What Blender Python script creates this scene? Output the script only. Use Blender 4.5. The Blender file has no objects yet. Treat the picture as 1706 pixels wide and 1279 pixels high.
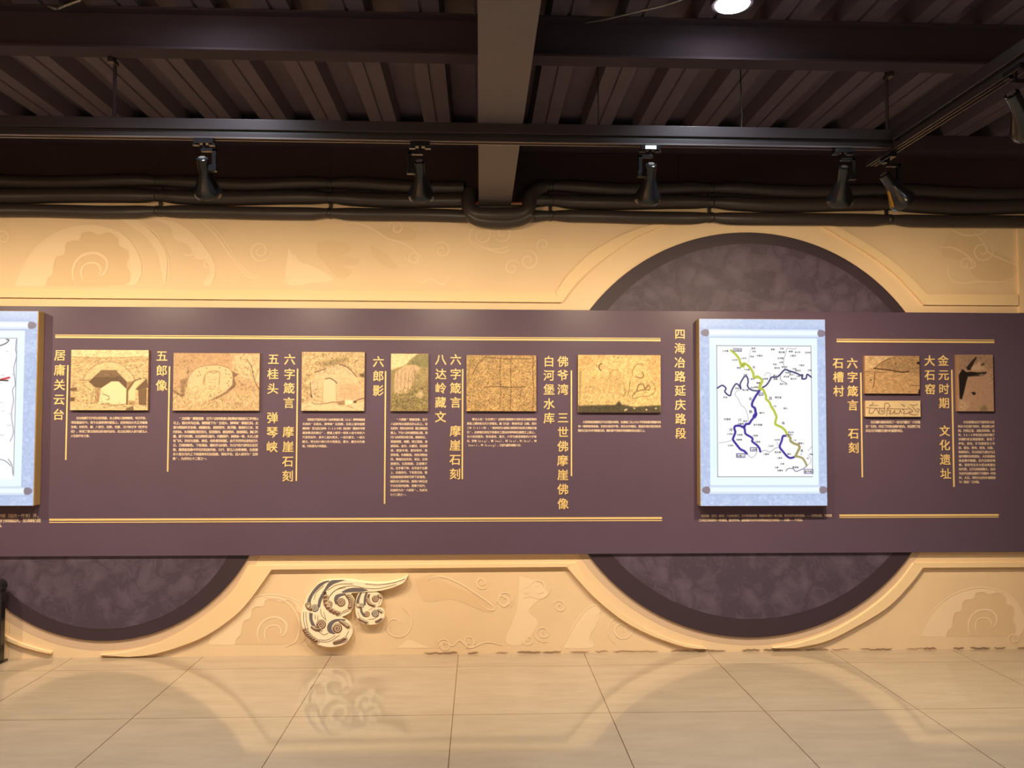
import bpy, math, random
import numpy as np
from mathutils import Vector, Matrix

random.seed(7); RNG = np.random.default_rng(7)
SC = bpy.context.scene
COL = SC.collection

# ------------------------------------------------------------------ camera, world, exposure, room lights
IW, IH = 1706, 1279
FOC, YAW, PITCH, ROLL, DIST, EYE = 1368.3, .0390331, .0387801, .0019799, 5.29075, 1.51315
_cy, _sy, _cp, _sp = math.cos(YAW), math.sin(YAW), math.cos(PITCH), math.sin(PITCH)
FW = np.array([_sy*_cp, _cy*_cp, _sp]); _r = np.array([_cy, -_sy, 0.]); _u = np.cross(_r, FW)
RT = math.cos(ROLL)*_r + math.sin(ROLL)*_u
UP = -math.sin(ROLL)*_r + math.cos(ROLL)*_u
CAM = np.array([0., -DIST, EYE])
cam_d = bpy.data.cameras.new('camera'); cam = bpy.data.objects.new('camera', cam_d); COL.objects.link(cam)
cam_d.sensor_fit = 'HORIZONTAL'; cam_d.sensor_width = 36; cam_d.lens = FOC*36/IW; cam_d.clip_start = .05
cam.matrix_world = Matrix(((RT[0], UP[0], -FW[0], CAM[0]), (RT[1], UP[1], -FW[1], CAM[1]), (RT[2], UP[2], -FW[2], CAM[2]), (0, 0, 0, 1)))
SC.camera = cam
world = bpy.data.worlds.new('world'); SC.world = world; world.use_nodes = True
world.node_tree.nodes['Background'].inputs[0].default_value = (.8, .85, 1, 1)
world.node_tree.nodes['Background'].inputs[1].default_value = .01
SC.view_settings.view_transform = 'Standard'; SC.view_settings.look = 'None'
SC.view_settings.exposure = 0; SC.view_settings.gamma = 1; SC.view_settings.use_curve_mapping = False

WARM = (1.0, .80, .52); COOL = (.76, .89, 1.0)
LAMP_W = 64       # each track lamp
DOWN_W = 600       # each added fill downlight; the front pair get less

# ------------------------------------------------------------------ measuring helpers (photo pixel -> point on a real plane)
def ray(x, y): return FW*FOC + RT*(x-IW/2) - UP*(y-IH/2)
def onY(x, y, Y=0.):
    v = ray(x, y); return CAM + v*((Y-CAM[1])/v[1])
def onZ(x, y, Z):
    v = ray(x, y); return CAM + v*((Z-CAM[2])/v[2])

# ------------------------------------------------------------------ materials
def srgb(c):
    c = np.asarray(c, float)/255
    return np.where(c <= .04045, c/12.92, ((c+.055)/1.055)**2.4)
def rgba(c): return tuple(c)+(1.,)
def mat(name, col, rough=.6, metal=0., spec=.5, noise=0., nscale=8., bump=0., emit=None, estr=0., coat=0.):
    m = bpy.data.materials.new(name); m.use_nodes = True
    nt = m.node_tree; b = nt.nodes['Principled BSDF']
    b.inputs['Base Color'].default_value = rgba(col); b.inputs['Roughness'].default_value = rough
    b.inputs['Metallic'].default_value = metal; b.inputs['Specular IOR Level'].default_value = spec
    b.inputs['Coat Weight'].default_value = coat
    if noise or bump:
        tc = nt.nodes.new('ShaderNodeTexCoord'); n = nt.nodes.new('ShaderNodeTexNoise')
        n.inputs['Scale'].default_value = nscale; n.inputs['Detail'].default_value = 6
        nt.links.new(tc.outputs['Object'], n.inputs['Vector'])
        if noise:
            r = nt.nodes.new('ShaderNodeMapRange'); r.inputs[1].default_value = .25; r.inputs[2].default_value = .75
            r.inputs[3].default_value = 1-noise; r.inputs[4].default_value = 1+noise
            mx = nt.nodes.new('ShaderNodeVectorMath'); mx.operation = 'SCALE'; mx.inputs[0].default_value = tuple(col)
            nt.links.new(n.outputs['Fac'], r.inputs[0]); nt.links.new(r.outputs[0], mx.inputs['Scale'])
            nt.links.new(mx.outputs[0], b.inputs['Base Color'])
        if bump:
            bp = nt.nodes.new('ShaderNodeBump'); bp.inputs['Strength'].default_value = bump; bp.inputs['Distance'].default_value = .01
            nt.links.new(n.outputs['Fac'], bp.inputs['Height']); nt.links.new(bp.outputs[0], b.inputs['Normal'])
    if emit is not None:
        b.inputs['Emission Color'].default_value = rgba(emit); b.inputs['Emission Strength'].default_value = estr
    return m
def mat_attr(name, rough=.55, emit=0.):
    m = bpy.data.materials.new(name); m.use_nodes = True
    nt = m.node_tree; b = nt.nodes['Principled BSDF']; a = nt.nodes.new('ShaderNodeVertexColor'); a.layer_name = 'print'
    b.inputs['Roughness'].default_value = rough; b.inputs['Specular IOR Level'].default_value = .3
    if emit:
        b.inputs['Base Color'].default_value = (.008, .008, .009, 1)
        nt.links.new(a.outputs['Color'], b.inputs['Emission Color']); b.inputs['Emission Strength'].default_value = emit
    else: nt.links.new(a.outputs['Color'], b.inputs['Base Color'])
    return m
def mat_floor():
    m = bpy.data.materials.new('polished_stone_tile'); m.use_nodes = True
    nt = m.node_tree; N = nt.nodes; L = nt.links; b = N['Principled BSDF']
    tc = N.new('ShaderNodeTexCoord'); sx = N.new('ShaderNodeSeparateXYZ'); L.new(tc.outputs['Object'], sx.inputs[0])
    def math_(op, a, c=None):
        n = N.new('ShaderNodeMath'); n.operation = op
        for i, v in enumerate((a, c)):
            if v is None: continue
            if isinstance(v, (int, float)): n.inputs[i].default_value = v
            else: L.new(v, n.inputs[i])
        return n.outputs[0]
    ids = []; lines = []
    for ax, off in ((0, 2.531+8), (1, .26+16)):
        v = math_('DIVIDE', math_('ADD', sx.outputs[ax], off), .8)
        ids.append(math_('FLOOR', v)); fr = math_('FRACT', v)
        d = math_('MINIMUM', fr, math_('SUBTRACT', 1., fr)); lines.append(math_('LESS_THAN', d, .0026))
    joint = math_('MAXIMUM', lines[0], lines[1])
    cb = N.new('ShaderNodeCombineXYZ'); L.new(ids[0], cb.inputs[0]); L.new(ids[1], cb.inputs[1])
    wn = N.new('ShaderNodeTexWhiteNoise'); L.new(cb.outputs[0], wn.inputs['Vector'])
    mp = N.new('ShaderNodeMapping'); mp.inputs['Scale'].default_value = (2.2, 9, 1); L.new(tc.outputs['Object'], mp.inputs[0])
    av = N.new('ShaderNodeVectorMath'); av.operation = 'MULTIPLY_ADD'; L.new(wn.outputs['Color'], av.inputs[0]); av.inputs[1].default_value = (9, 9, 9); L.new(mp.outputs[0], av.inputs[2])
    n1 = N.new('ShaderNodeTexNoise'); n1.inputs['Scale'].default_value = 1.5; n1.inputs['Detail'].default_value = 9; n1.inputs['Roughness'].default_value = .62; L.new(av.outputs[0], n1.inputs['Vector'])
    cr = N.new('ShaderNodeValToRGB'); L.new(n1.outputs['Fac'], cr.inputs[0])
    e = cr.color_ramp.elements; e[0].position = .3; e[0].color = rgba(srgb((158, 140, 118))); e[1].position = .72; e[1].color = rgba(srgb((172, 153, 130)))
    mx = N.new('ShaderNodeMix'); mx.data_type = 'RGBA'; L.new(joint, mx.inputs[0]); L.new(cr.outputs[0], mx.inputs[6]); mx.inputs[7].default_value = rgba(srgb((92, 66, 44)))
    L.new(mx.outputs[2], b.inputs['Base Color'])
    r = N.new('ShaderNodeMapRange'); L.new(n1.outputs['Fac'], r.inputs[0]); r.inputs[3].default_value = .035; r.inputs[4].default_value = .085
    L.new(r.outputs[0], b.inputs['Roughness']); b.inputs['Specular IOR Level'].default_value = .55
    return m
def mat_damask(name, base, light, scale):
    m = bpy.data.materials.new(name); m.use_nodes = True
    nt = m.node_tree; N = nt.nodes; L = nt.links; b = N['Principled BSDF']
    tc = N.new('ShaderNodeTexCoord'); n = N.new('ShaderNodeTexNoise'); n.inputs['Scale'].default_value = scale; n.inputs['Detail'].default_value = 2
    L.new(tc.outputs['Object'], n.inputs['Vector'])
    ma = N.new('ShaderNodeVectorMath'); ma.operation = 'MULTIPLY_ADD'; L.new(n.outputs['Color'], ma.inputs[0]); ma.inputs[1].default_value = (.35,)*3; L.new(tc.outputs['Object'], ma.inputs[2])
    v = N.new('ShaderNodeTexVoronoi'); v.inputs['Scale'].default_value = scale*1.7; L.new(ma.outputs[0], v.inputs['Vector'])
    w = N.new('ShaderNodeTexNoise'); w.inputs['Scale'].default_value = scale*3; w.inputs['Detail'].default_value = 4; w.inputs['Distortion'].default_value = 2.5; L.new(ma.outputs[0], w.inputs['Vector'])
    mu = N.new('ShaderNodeMath'); mu.operation = 'MULTIPLY'; L.new(v.outputs['Distance'], mu.inputs[0]); L.new(w.outputs['Fac'], mu.inputs[1])
    cr = N.new('ShaderNodeValToRGB'); L.new(mu.outputs[0], cr.inputs[0]); e = cr.color_ramp.elements
    e[0].position = .04; e[0].color = rgba(light); e[1].position = .36; e[1].color = rgba(base)
    L.new(cr.outputs[0], b.inputs['Base Color']); b.inputs['Roughness'].default_value = .55; b.inputs['Specular IOR Level'].default_value = .3
    return m

def warm_albedo(c, k=1.0):       # print colour as seen under the warm lamps -> its own colour
    return np.clip(srgb(c)/np.array([1.0, .84, .60])/1.12*k, .004, .92)
TAN = warm_albedo((227, 182, 126))
M = dict(
    tan=mat('printed_tan_mural', TAN, .6, noise=.04, nscale=3),
    tan_light=mat('printed_light_tan', warm_albedo((237, 193, 137)), .6),
    tan_dark=mat('printed_dark_tan', warm_albedo((221, 175, 118)), .6),
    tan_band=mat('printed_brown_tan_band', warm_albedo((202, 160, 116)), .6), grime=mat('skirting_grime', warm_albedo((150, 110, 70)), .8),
    trim=mat('cream_moulding', warm_albedo((234, 188, 127)), .6, spec=.3),
    darkwall=mat('dark_brown_panel', srgb((54, 38, 40)), .6, noise=.1, nscale=2, spec=.3),
    deck=mat('dark_painted_decking', srgb((86, 76, 86)), .65, noise=.1, nscale=5, spec=.3),
    beamdark=mat('dark_painted_steel', srgb((64, 54, 60)), .75, noise=.1, nscale=5, spec=.1),
    beamgrey=mat('grey_brown_painted_steel', srgb((92, 84, 86)), .55, noise=.06, nscale=6),
    floor=mat_floor(),
    plain=mat('plain_grey_wall', srgb((120, 105, 95)), .8, noise=.05),
    board=mat('purple_brown_board', warm_albedo((88, 66, 71)), .34, noise=.03, nscale=5, spec=.22),
    ring=mat('dark_purple_ring', warm_albedo((57, 40, 41)), .55, noise=.03, spec=.3),
    damask=mat_damask('purple_damask_print', warm_albedo((70, 53, 57)), warm_albedo((92, 72, 75)), 4.2),
    gold=mat('gold_lettering', warm_albedo((232, 184, 110), .9), .4),
    ink=mat('pale_gold_ink', warm_albedo((244, 202, 150)), .5),
    case=mat('gold_case_side', srgb((176, 146, 100)), .4, metal=.3),
    panel_edge=mat('photo_board_edge', srgb((150, 110, 80)), .6),
    print=mat_attr('sepia_print', .5), lit=mat_attr('backlit_print', .3, 1.0),
    mapink=mat('map_ink', (.02, .02, .05), .6),
    pipe=mat('black_pipe_insulation', srgb((54, 46, 44)), .42, bump=.15, nscale=14, spec=.35),
    clamp=mat('black_clamp', srgb((40, 34, 32)), .4),
    black=mat('black_lamp_enamel', srgb((26, 24, 26)), .2, spec=.6),
    track=mat('dark_track_metal', srgb((70, 62, 64)), .3, metal=.5),
    trackslot=mat('track_slot', srgb((22, 18, 18)), .5),
    alum=mat('bare_aluminium_edge', srgb((140, 132, 132)), .3, metal=.9),
    white=mat('white_sticker', srgb((225, 230, 240)), .5),
    bulb=mat('lit_bulb', (1, .9, .7), .4, emit=(1, .8, .5), estr=6),
    down=mat('lit_downlight', (1, 1, 1), .4, emit=(.9, .95, 1), estr=45),
    gold_gleam=mat('gold_gleam', srgb((200, 160, 70)), .25, metal=.9),
    cream=mat('carved_cream', warm_albedo((246, 212, 156)), .5),
    brown=mat('carved_brown', warm_albedo((122, 80, 52)), .55),
    greybrown=mat('carved_grey_brown', warm_albedo((104, 88, 78)), .55),
    red=mat('red_wire', srgb((170, 60, 50)), .5),
    yellow=mat('yellow_wire', srgb((200, 160, 70)), .5),
    grey=mat('grey_metal', srgb((150, 146, 140)), .35, metal=.6),
)

# ------------------------------------------------------------------ mesh helpers
class MB:
    def __init__(s): s.v = []; s.f = []; s.m = []; s.n = 0
    def add(s, verts, faces, mi=0):
        b = s.n; verts = [tuple(map(float, p)) for p in verts]; s.v += verts; s.n += len(verts)
        for f in faces: s.f.append(tuple(i+b for i in f)); s.m.append(mi)
        return s
    def box(s, x0, x1, y0, y1, z0, z1, mi=0):
        P = [(x, y, z) for z in (z0, z1) for y in (y0, y1) for x in (x0, x1)]
        return s.add(P, [(0, 2, 3, 1), (4, 5, 7, 6), (0, 1, 5, 4), (1, 3, 7, 5), (3, 2, 6, 7), (2, 0, 4, 6)], mi)
    def strip(s, A, B, t, mi=0):
        """wall strip between two edge lines A and B (x,z lists) from y=-t back to y=0"""
        n = len(A); P = []
        for a, b in zip(A, B): P += [(a[0], -t, a[1]), (b[0], -t, b[1]), (b[0], 0, b[1]), (a[0], 0, a[1])]
        F = []
        for i in range(n-1):
            o = 4*i; q = o+4
            for k in range(4): F.append((o+k, o+(k+1) % 4, q+(k+1) % 4, q+k))
        F += [(3, 2, 1, 0), tuple(4*(n-1)+k for k in range(4))]
        return s.add(P, F, mi)
    def prism(s, poly, y0, y1, mi=0):
        n = len(poly); P = [(x, y0, z) for x, z in poly]+[(x, y1, z) for x, z in poly]
        return s.add(P, [tuple(range(n)), tuple(range(2*n-1, n-1, -1))]+[(i, n+i, n+(i+1) % n, (i+1) % n) for i in range(n)], mi)
    def ribbon(s, pts, w, y, mi=0, taper=False):
        """flat printed line on the wall face at depth y"""
        P = np.array(pts, float); d = np.gradient(P, axis=0); d /= np.linalg.norm(d, axis=1)[:, None]+1e-9
        nrm = np.stack([-d[:, 1], d[:, 0]], 1); n = len(P)
        ww = np.full(n, w/2.)
        if taper: ww = ww*np.clip(np.minimum(np.linspace(0, 4, n), np.linspace(4, 0, n))+.25, .25, 1)
        A = P+nrm*ww[:, None]; B = P-nrm*ww[:, None]
        V = [(a[0], y, a[1]) for a in A]+[(b[0], y, b[1]) for b in B]
        return s.add(V, [(i, i+1, n+i+1, n+i) for i in range(n-1)], mi)
    def tube(s, pts, rad, seg=16, mi=0, cap=True):
        P = np.array(pts, float); n = len(P); rad = np.broadcast_to(rad, (n,))
        T = np.gradient(P, axis=0); T /= np.linalg.norm(T, axis=1)[:, None]
        u = np.cross(T[0], (0, 0, 1.)); 
        if np.linalg.norm(u) < .1: u = np.cross(T[0], (0, 1., 0))
        u /= np.linalg.norm(u); V = []
        for i in range(n):
            u = u-T[i]*(u@T[i]); u /= np.linalg.norm(u); w = np.cross(T[i], u)
            for k in range(seg):
                a = 2*math.pi*k/seg; V.append(P[i]+rad[i]*(math.cos(a)*u+math.sin(a)*w))
        F = [(i*seg+k, i*seg+(k+1) % seg, (i+1)*seg+(k+1) % seg, (i+1)*seg+k) for i in range(n-1) for k in range(seg)]
        if cap: F += [tuple(range(seg))[::-1], tuple((n-1)*seg+k for k in range(seg))]
        return s.add(V, F, mi)
    def lathe(s, prof, seg=28, mi=0):
        """prof: (radius, height) pairs, turned about local Z"""
        n = len(prof); V = []
        for r, z in prof:
            for k in range(seg):
                a = 2*math.pi*k/seg; V.append((r*math.cos(a), r*math.sin(a), z))
        F = [(i*seg+k, i*seg+(k+1) % seg, (i+1)*seg+(k+1) % seg, (i+1)*seg+k) for i in range(n-1) for k in range(seg)]
        F += [tuple(range(seg))[::-1], tuple((n-1)*seg+k for k in range(seg))]
        return s.add(V, F, mi)
    def build(s, name, mats, parent=None, smooth=None, origin=None, bevel=0.):
        me = bpy.data.meshes.new(name)
        V = np.array(s.v, float)
        if origin is not None: V = V-np.array(origin, float)
        me.from_pydata(V.tolist(), [], s.f)
        for m in (mats if isinstance(mats, (list, tuple)) else [mats]): me.materials.append(m)
        me.polygons.foreach_set('material_index', s.m)
        me.validate(); me.update()
        if smooth:
            me.polygons.foreach_set('use_smooth', [True]*len(me.polygons)); me.set_sharp_from_angle(angle=math.radians(smooth))
        o = bpy.data.objects.new(name, me); COL.objects.link(o)
        if origin is not None: o.location = origin
        if parent is not None: o.parent = parent
        if bevel:
            bv = o.modifiers.new('bevel', 'BEVEL'); bv.width = bevel; bv.segments = 2; bv.limit_method = 'ANGLE'
        return o
def tag(o, label=None, cat=None, group=None, kind=None):
    if label: o['label'] = label
    if cat: o['category'] = cat
    if group: o['group'] = group
    if kind: o['kind'] = kind
    return o
def empty(name, loc, label, cat, group=None):
    o = bpy.data.objects.new(name, None); COL.objects.link(o); o.location = loc; o.empty_display_size = .05
    return tag(o, label, cat, group)
def child(mb, name, mats, root, smooth=None, bevel=0.):
    """part built in world coordinates, parented to an unrotated root"""
    return mb.build(name, mats, root, smooth, origin=None, bevel=bevel) if root is None else _child(mb, name, mats, root, smooth, bevel)
def _child(mb, name, mats, root, smooth, bevel):
    base = np.array(root.location); p = root.parent
    while p is not None: base = base+np.array(p.location); p = p.parent
    o = mb.build(name, mats, None, smooth, origin=tuple(base), bevel=bevel)
    o.location = (0, 0, 0); o.parent = root
    return o
def spline(pts, n=8):
    """smooth line through points (Catmull-Rom)"""
    P = np.array(pts, float); P = np.vstack([2*P[0]-P[1], P, 2*P[-1]-P[-2]]); out = []
    for i in range(1, len(P)-2):
        for t in np.linspace(0, 1, n, endpoint=False):
            a, b, c, d = P[i-1:i+3]
            out.append(.5*((2*b)+(c-a)*t+(2*a-5*b+4*c-d)*t*t+(3*b-a-3*c+d)*t**3))
    out.append(P[-2]); return np.array(out)
def crop(ox, oy, s):
    """reads points measured in an enlarged detail of the photo"""
    return lambda pts: [(ox+x/s, oy+y/s) for x, y in pts]
def wall_xz(pts, Y=0.): return [tuple(onY(x, y, Y)[[0, 2]]) for x, y in pts]
def resample(pts, n):
    P = np.array(pts, float); d = np.r_[0, np.cumsum(np.linalg.norm(np.diff(P, axis=0), axis=1))]
    t = np.linspace(0, d[-1], n); return np.stack([np.interp(t, d, P[:, k]) for k in range(P.shape[1])], 1)

# ------------------------------------------------------------------ the room
ZDECK = 3.33; XL, XR, YB = -6.4, 6.4, -8.6
MB().box(XL, XR, YB, 0, -.1, 0).build('floor', M['floor'])['kind'] = 'structure'

mb = MB()      # back wall: tan mural below, dark panels above, printed line-work on the mural
mb.box(XL, XR, 0, .15, 0, 2.9, 0)
mb.box(XL, XR, -.004, .15, 2.9, 3.45, 1)
for px in (268, 550, 1130):
    x = onY(px, 260, 0)[0]; mb.box(x-.004, x+.004, -.0055, -.003, 2.9, 3.3, 4)
LIGHT, DARKM = 2, 3
_lv = [0]
def lift():
    _lv[0] += 1; return _lv[0]*6e-6
def ln(pts, w=.011, mi=LIGHT, y=-.0022):
    y -= lift(); mb.ribbon(spline(wall_xz(pts), 8), w, y, mi, True)
def blob(pts, mi, y=-.0006):
    y -= lift()
    P = spline(wall_xz(list(pts)+[pts[0]]), 6)[:-1]; mb.add([(p[0], y, p[1]) for p in P], [tuple(range(len(P)))], mi)
def curl(cx, cy, r, turns=1.6, start=0., sgn=1, w=.010, y=-.0022):
    y -= lift()
    t = np.linspace(0, 1, int(22*turns)); a = start+sgn*t*turns*2*math.pi; rr = r*(1-t*.86)
    ln2 = [(cx+R*math.cos(q), cy+R*math.sin(q)) for R, q in zip(rr, a)]
    mb.ribbon(wall_xz(ln2), w, y, LIGHT, True)
def wave(cx, cy, s, full=True, low=None):
    """the big rolling wave of the mural: outer arc, scalloped inner cloud, spiral, side bands"""
    c = lambda pts: [(cx+(x-600)*s/3.967, cy+(y-390)*s/3.967) for x, y in pts]
    lim = low if low else 1e9
    cut = lambda pts: [p for p in pts if p[1] <= lim]
    outer = c([(90, 500), (130, 400), (200, 290), (290, 205), (380, 150), (490, 115), (600, 105), (700, 122), (780, 150), (840, 195), (885, 255), (915, 315), (930, 380), (925, 440), (900, 490)])
    inner = c([(300, 500), (315, 450), (345, 425), (350, 370), (370, 310), (420, 290), (430, 225), (470, 200), (520, 195), (540, 150), (600, 140), (650, 160), (720, 145), (780, 185), (790, 235), (840, 260), (850, 310), (840, 370), (860, 420), (830, 490)])
    blob(cut(outer)+cut(inner)[::-1], LIGHT)
    blob(cut(inner)+cut(c([(600, 500)])), DARKM)
    ln(cut(outer), .009*s+.003); ln(cut(inner), .006, LIGHT)
    ln(cut(c([(495, 490), (478, 430), (490, 360), (530, 310), (590, 285), (650, 290), (700, 330), (705, 380), (680, 425), (650, 432)])), .016*s)
    ln(cut(c([(555, 480), (535, 430), (545, 375), (590, 350), (640, 355), (665, 395), (650, 428)])), .012*s)
    if full:
        ln(c([(790, 55), (880, 90), (950, 135), (1010, 195), (1060, 270), (1080, 360), (1085, 490)]), .05)
        ln(c([(860, 55), (950, 90), (1040, 170), (1095, 270), (1118, 380), (1122, 490)]), .008)
        blob(c([(1000, 55), (1150, 85), (1250, 140), (1330, 220), (1400, 330), (1412, 420), (1395, 490), (1340, 490), (1385, 400), (1350, 330), (1290, 320), (1240, 230), (1150, 190), (1120, 110)]), LIGHT)
        ln(c([(1000, 50), (1150, 85), (1250, 145), (1330, 225), (1400, 330), (1415, 420), (1395, 490)]), .009)
        ln(c([(1190, 200), (1250, 190), (1290, 230), (1280, 285), (1235, 300), (1200, 275)]), .012)
        ln(c([(1265, 330), (1310, 305), (1355, 330), (1350, 370), (1385, 390), (1375, 450)]), .010)
        ln(c([(1300, 60), (1400, 140), (1500, 270), (1570, 370), (1640, 440), (1720, 445)]), .012)
        ln(c([(1340, 60), (1440, 150), (1530, 280), (1600, 380), (1660, 425), (1720, 428)]), .008)
wave(152, 448, 1.0, True, 487)
wave(1638, 1037, .82, False, 1079); wave(455, 1050, .84, False, 1086)
for a in ((433, 418, 19, 1.8, 0, 1), (5, 396, 15, 1.5, 2, 1), (690, 431, 13, 1.5, 1, -1), (736, 417, 16, 1.6, 3, 1), (802, 392, 24, 1.8, 1, 1), (838, 388, 16, 1.5, 3, -1),
          (880, 434, 18, 1.6, 4, 1), (853, 446, 14, 1.4, 0, -1), (905, 408, 12, 1.2, 2, 1), (1636, 418, 20, 1.7, 5, 1), (1608, 440, 12, 1.4, 1, -1),
          (897, 979, 20, 1.8, 0, 1), (877, 984, 11, 1.4, 2, -1), (932, 1010, 12, 1.5, 3, 1), (905, 1055, 15, 1.6, 1, 1), (880, 1065, 11, 1.4, 4, -1),
          (1036, 1048, 26, 1.9, 2, 1), (803, 970, 12, 1.5, 0, 1), (840, 999, 16, 1.6, 1, -1), (740, 1075, 13, 1.4, 3, 1), (660, 1040, 30, 1.2, 5, 1),
          (780, 1068, 12, 1.4, 2, -1), (1690, 1064, 12, 1.3, 2, 1), (660, 380, 14, 1.3, 3, 1)): curl(*a)
cc = crop(420, 350, 3.967)
ln(cc([(560, 105), (650, 85), (740, 100), (820, 140), (890, 185), (970, 210), (1050, 250), (1100, 310), (1080, 350), (1030, 330), (990, 280)]))
ln(cc([(1440, 200), (1540, 250), (1640, 255), (1706, 230)])); ln(cc([(1530, 250), (1640, 280), (1706, 260)]))
ln(cc([(1080, 470), (1130, 480), (1180, 455), (1260, 490), (1310, 430)])); ln(cc([(190, 480), (260, 440), (280, 300), (330, 420), (420, 470)]))
blob(cc([(430, 210), (520, 200), (620, 220), (660, 260), (600, 300), (700, 320), (690, 360), (600, 370), (660, 400), (620, 450), (560, 440), (480, 350), (430, 290)]), DARKM)
blob(cc([(780, 230), (840, 260), (900, 300), (960, 380), (880, 370), (800, 300)]), DARKM)
blob(cc([(800, 130), (900, 110), (1060, 120), (1080, 190), (980, 200), (880, 180)]), DARKM)
blob(cc([(240, 250), (300, 330), (420, 380), (540, 460), (400, 480), (230, 480)]), LIGHT)
cc = crop(1260, 350, 3.825)
ln(cc([(1170, 240), (1250, 240), (1330, 280), (1390, 340), (1370, 370), (1310, 360)])); ln(cc([(1380, 130), (1440, 200), (1480, 270), (1560, 310), (1660, 350)]))
ln(cc([(1220, 350), (1230, 430), (1300, 465), (1420, 455), (1600, 460)])); ln(cc([(1230, 120), (1330, 160), (1430, 150), (1480, 110)]))
blob(cc([(1240, 120), (1400, 130), (1480, 250), (1600, 300), (1660, 400), (1540, 450), (1400, 430), (1320, 330), (1180, 280)]), DARKM)
cc = crop(860, 900, 3.374)
ln(cc([(260, 600), (320, 480), (380, 400), (440, 360), (500, 370)])); ln(cc([(420, 570), (415, 520), (445, 480), (440, 430), (490, 390)]))
blob(cc([(255, 605), (320, 480), (380, 395), (460, 355), (470, 430), (440, 480), (410, 530), (430, 600)]), LIGHT)
blob(cc([(20, 200), (110, 230), (180, 300), (110, 350), (70, 400), (120, 460), (60, 560), (0, 590), (-60, 560), (0, 400)]), LIGHT)
cc = crop(440, 900, 3.375)
blob(cc([(850, 220), (960, 190), (1060, 260), (1180, 300), (1280, 390), (1240, 400), (1120, 350), (1040, 330), (900, 340)]), DARKM)
ln(cc([(900, 230), (980, 200), (1080, 230), (1180, 290), (1290, 370), (1270, 390), (1200, 350)])); ln(cc([(1300, 360), (1330, 310), (1380, 340), (1350, 370), (1310, 340)]))
ln(cc([(980, 600), (1010, 570), (1060, 590), (1100, 560), (1160, 600), (1250, 570), (1340, 590)])); ln(cc([(0, 320), (100, 330), (170, 390), (200, 470), (180, 560), (120, 600)]))
blob(cc([(750, 605), (810, 560), (860, 575), (930, 600), (1000, 605)]), LIGHT)
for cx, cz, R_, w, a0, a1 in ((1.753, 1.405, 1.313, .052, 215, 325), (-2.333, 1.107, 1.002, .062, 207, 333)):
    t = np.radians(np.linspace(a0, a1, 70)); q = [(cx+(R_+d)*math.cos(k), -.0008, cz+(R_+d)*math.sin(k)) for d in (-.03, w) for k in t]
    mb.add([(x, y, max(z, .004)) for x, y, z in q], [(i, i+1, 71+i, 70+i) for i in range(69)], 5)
for k in range(26):
    x = -.4+k*.155+RNG.random()*.08; n = 7; L_ = .05+RNG.random()*.12; xs = np.linspace(x, x+L_, n)
    mb.ribbon([(a, .006+RNG.random()*.008) for a in xs], .003+RNG.random()*.007, -.003-lift(), 6, True)
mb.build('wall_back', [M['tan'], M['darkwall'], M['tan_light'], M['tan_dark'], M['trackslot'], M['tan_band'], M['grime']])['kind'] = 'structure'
for nm, b in (('wall_left', (XL-.1, XL, YB, 0)), ('wall_right', (XR, XR+.1, YB, 0)), ('wall_front', (XL, XR, YB-.1, YB))):
    MB().box(*b, 0, 3.45).build(nm, M['tan_light'] if nm in ('wall_front', 'wall_left') else M['plain'])['kind'] = 'structure'

# corrugated steel decking: ribs run towards the wall
mb = MB(); PIT = .334; x = -1.94-PIT*14; prof = []
while x < XR:
    for dx, dz in ((-.082, 0), (-.008, 0), (-.004, .012), (.004, .012), (.008, 0), (.082, 0), (.098, .095), (PIT-.098, .095)): prof.append((x+dx, ZDECK+dz))
    x += PIT
n = len(prof); V = [(a, y, z) for y in (YB, -.004) for a, z in prof]+[(a, y, ZDECK+.15) for y in (YB, -.004) for a, z in prof]
F = [(i, i+1, n+i+1, n+i) for i in range(n-1)]+[(2*n+i, 3*n+i, 3*n+i+1, 2*n+i+1) for i in range(n-1)]
mb.add(V, F).build('ceiling', M['deck'])['kind'] = 'structure'

# ------------------------------------------------------------------ steel beams
def ibeam(name, x0, x1, y0, y1, z0, z1, fl, web, axis, m, label):
    mb = MB()
    if axis == 'Y':
        c = (x0+x1)/2; mb.box(x0, x1, y0, y1, z0, z0+fl).box(c-web/2, c+web/2, y0, y1, z0+fl, z1-fl).box(x0, x1, y0, y1, z1-fl, z1)
    else:
        c = (y0+y1)/2; mb.box(x0, x1, y0, y1, z0, z0+fl).box(x0, x1, c-web/2, c+web/2, z0+fl, z1-fl).box(x0, x1, y0, y1, z1-fl, z1)
    return tag(mb.build(name, m, origin=((x0+x1)/2, (y0+y1)/2, z0)), label, 'beam', kind='thing')
ibeam('main_beam', -.012, .196, YB+.01, -.006, 2.872, ZDECK-.002, .014, .01, 'Y', M['beamgrey'], 'broad grey-brown steel beam running overhead towards the wall')
ibeam('cross_beam', XL+.01, -.014, -1.645, -1.54, 3.14, ZDECK-.002, .01, .008, 'X', M['beamdark'], 'dark steel cross beam left of the broad grey beam')
ibeam('cross_beam', .198, XR-.01, -1.645, -1.54, 3.14, ZDECK-.002, .01, .008, 'X', M['beamdark'], 'dark steel cross beam right of the broad grey beam')
for x0, x1, w in ((XL+.01, -.014, 'left'), (.198, XR-.01, 'right')):
    tag(MB().box(x0, x1, -.16, -.006, 3.235, ZDECK-.002).build('edge_beam', M['beamdark'], origin=((x0+x1)/2, -.08, 3.24)),
        'dark edge beam along the top of the wall, %s of the broad grey beam' % w, 'beam', kind='thing')

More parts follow.
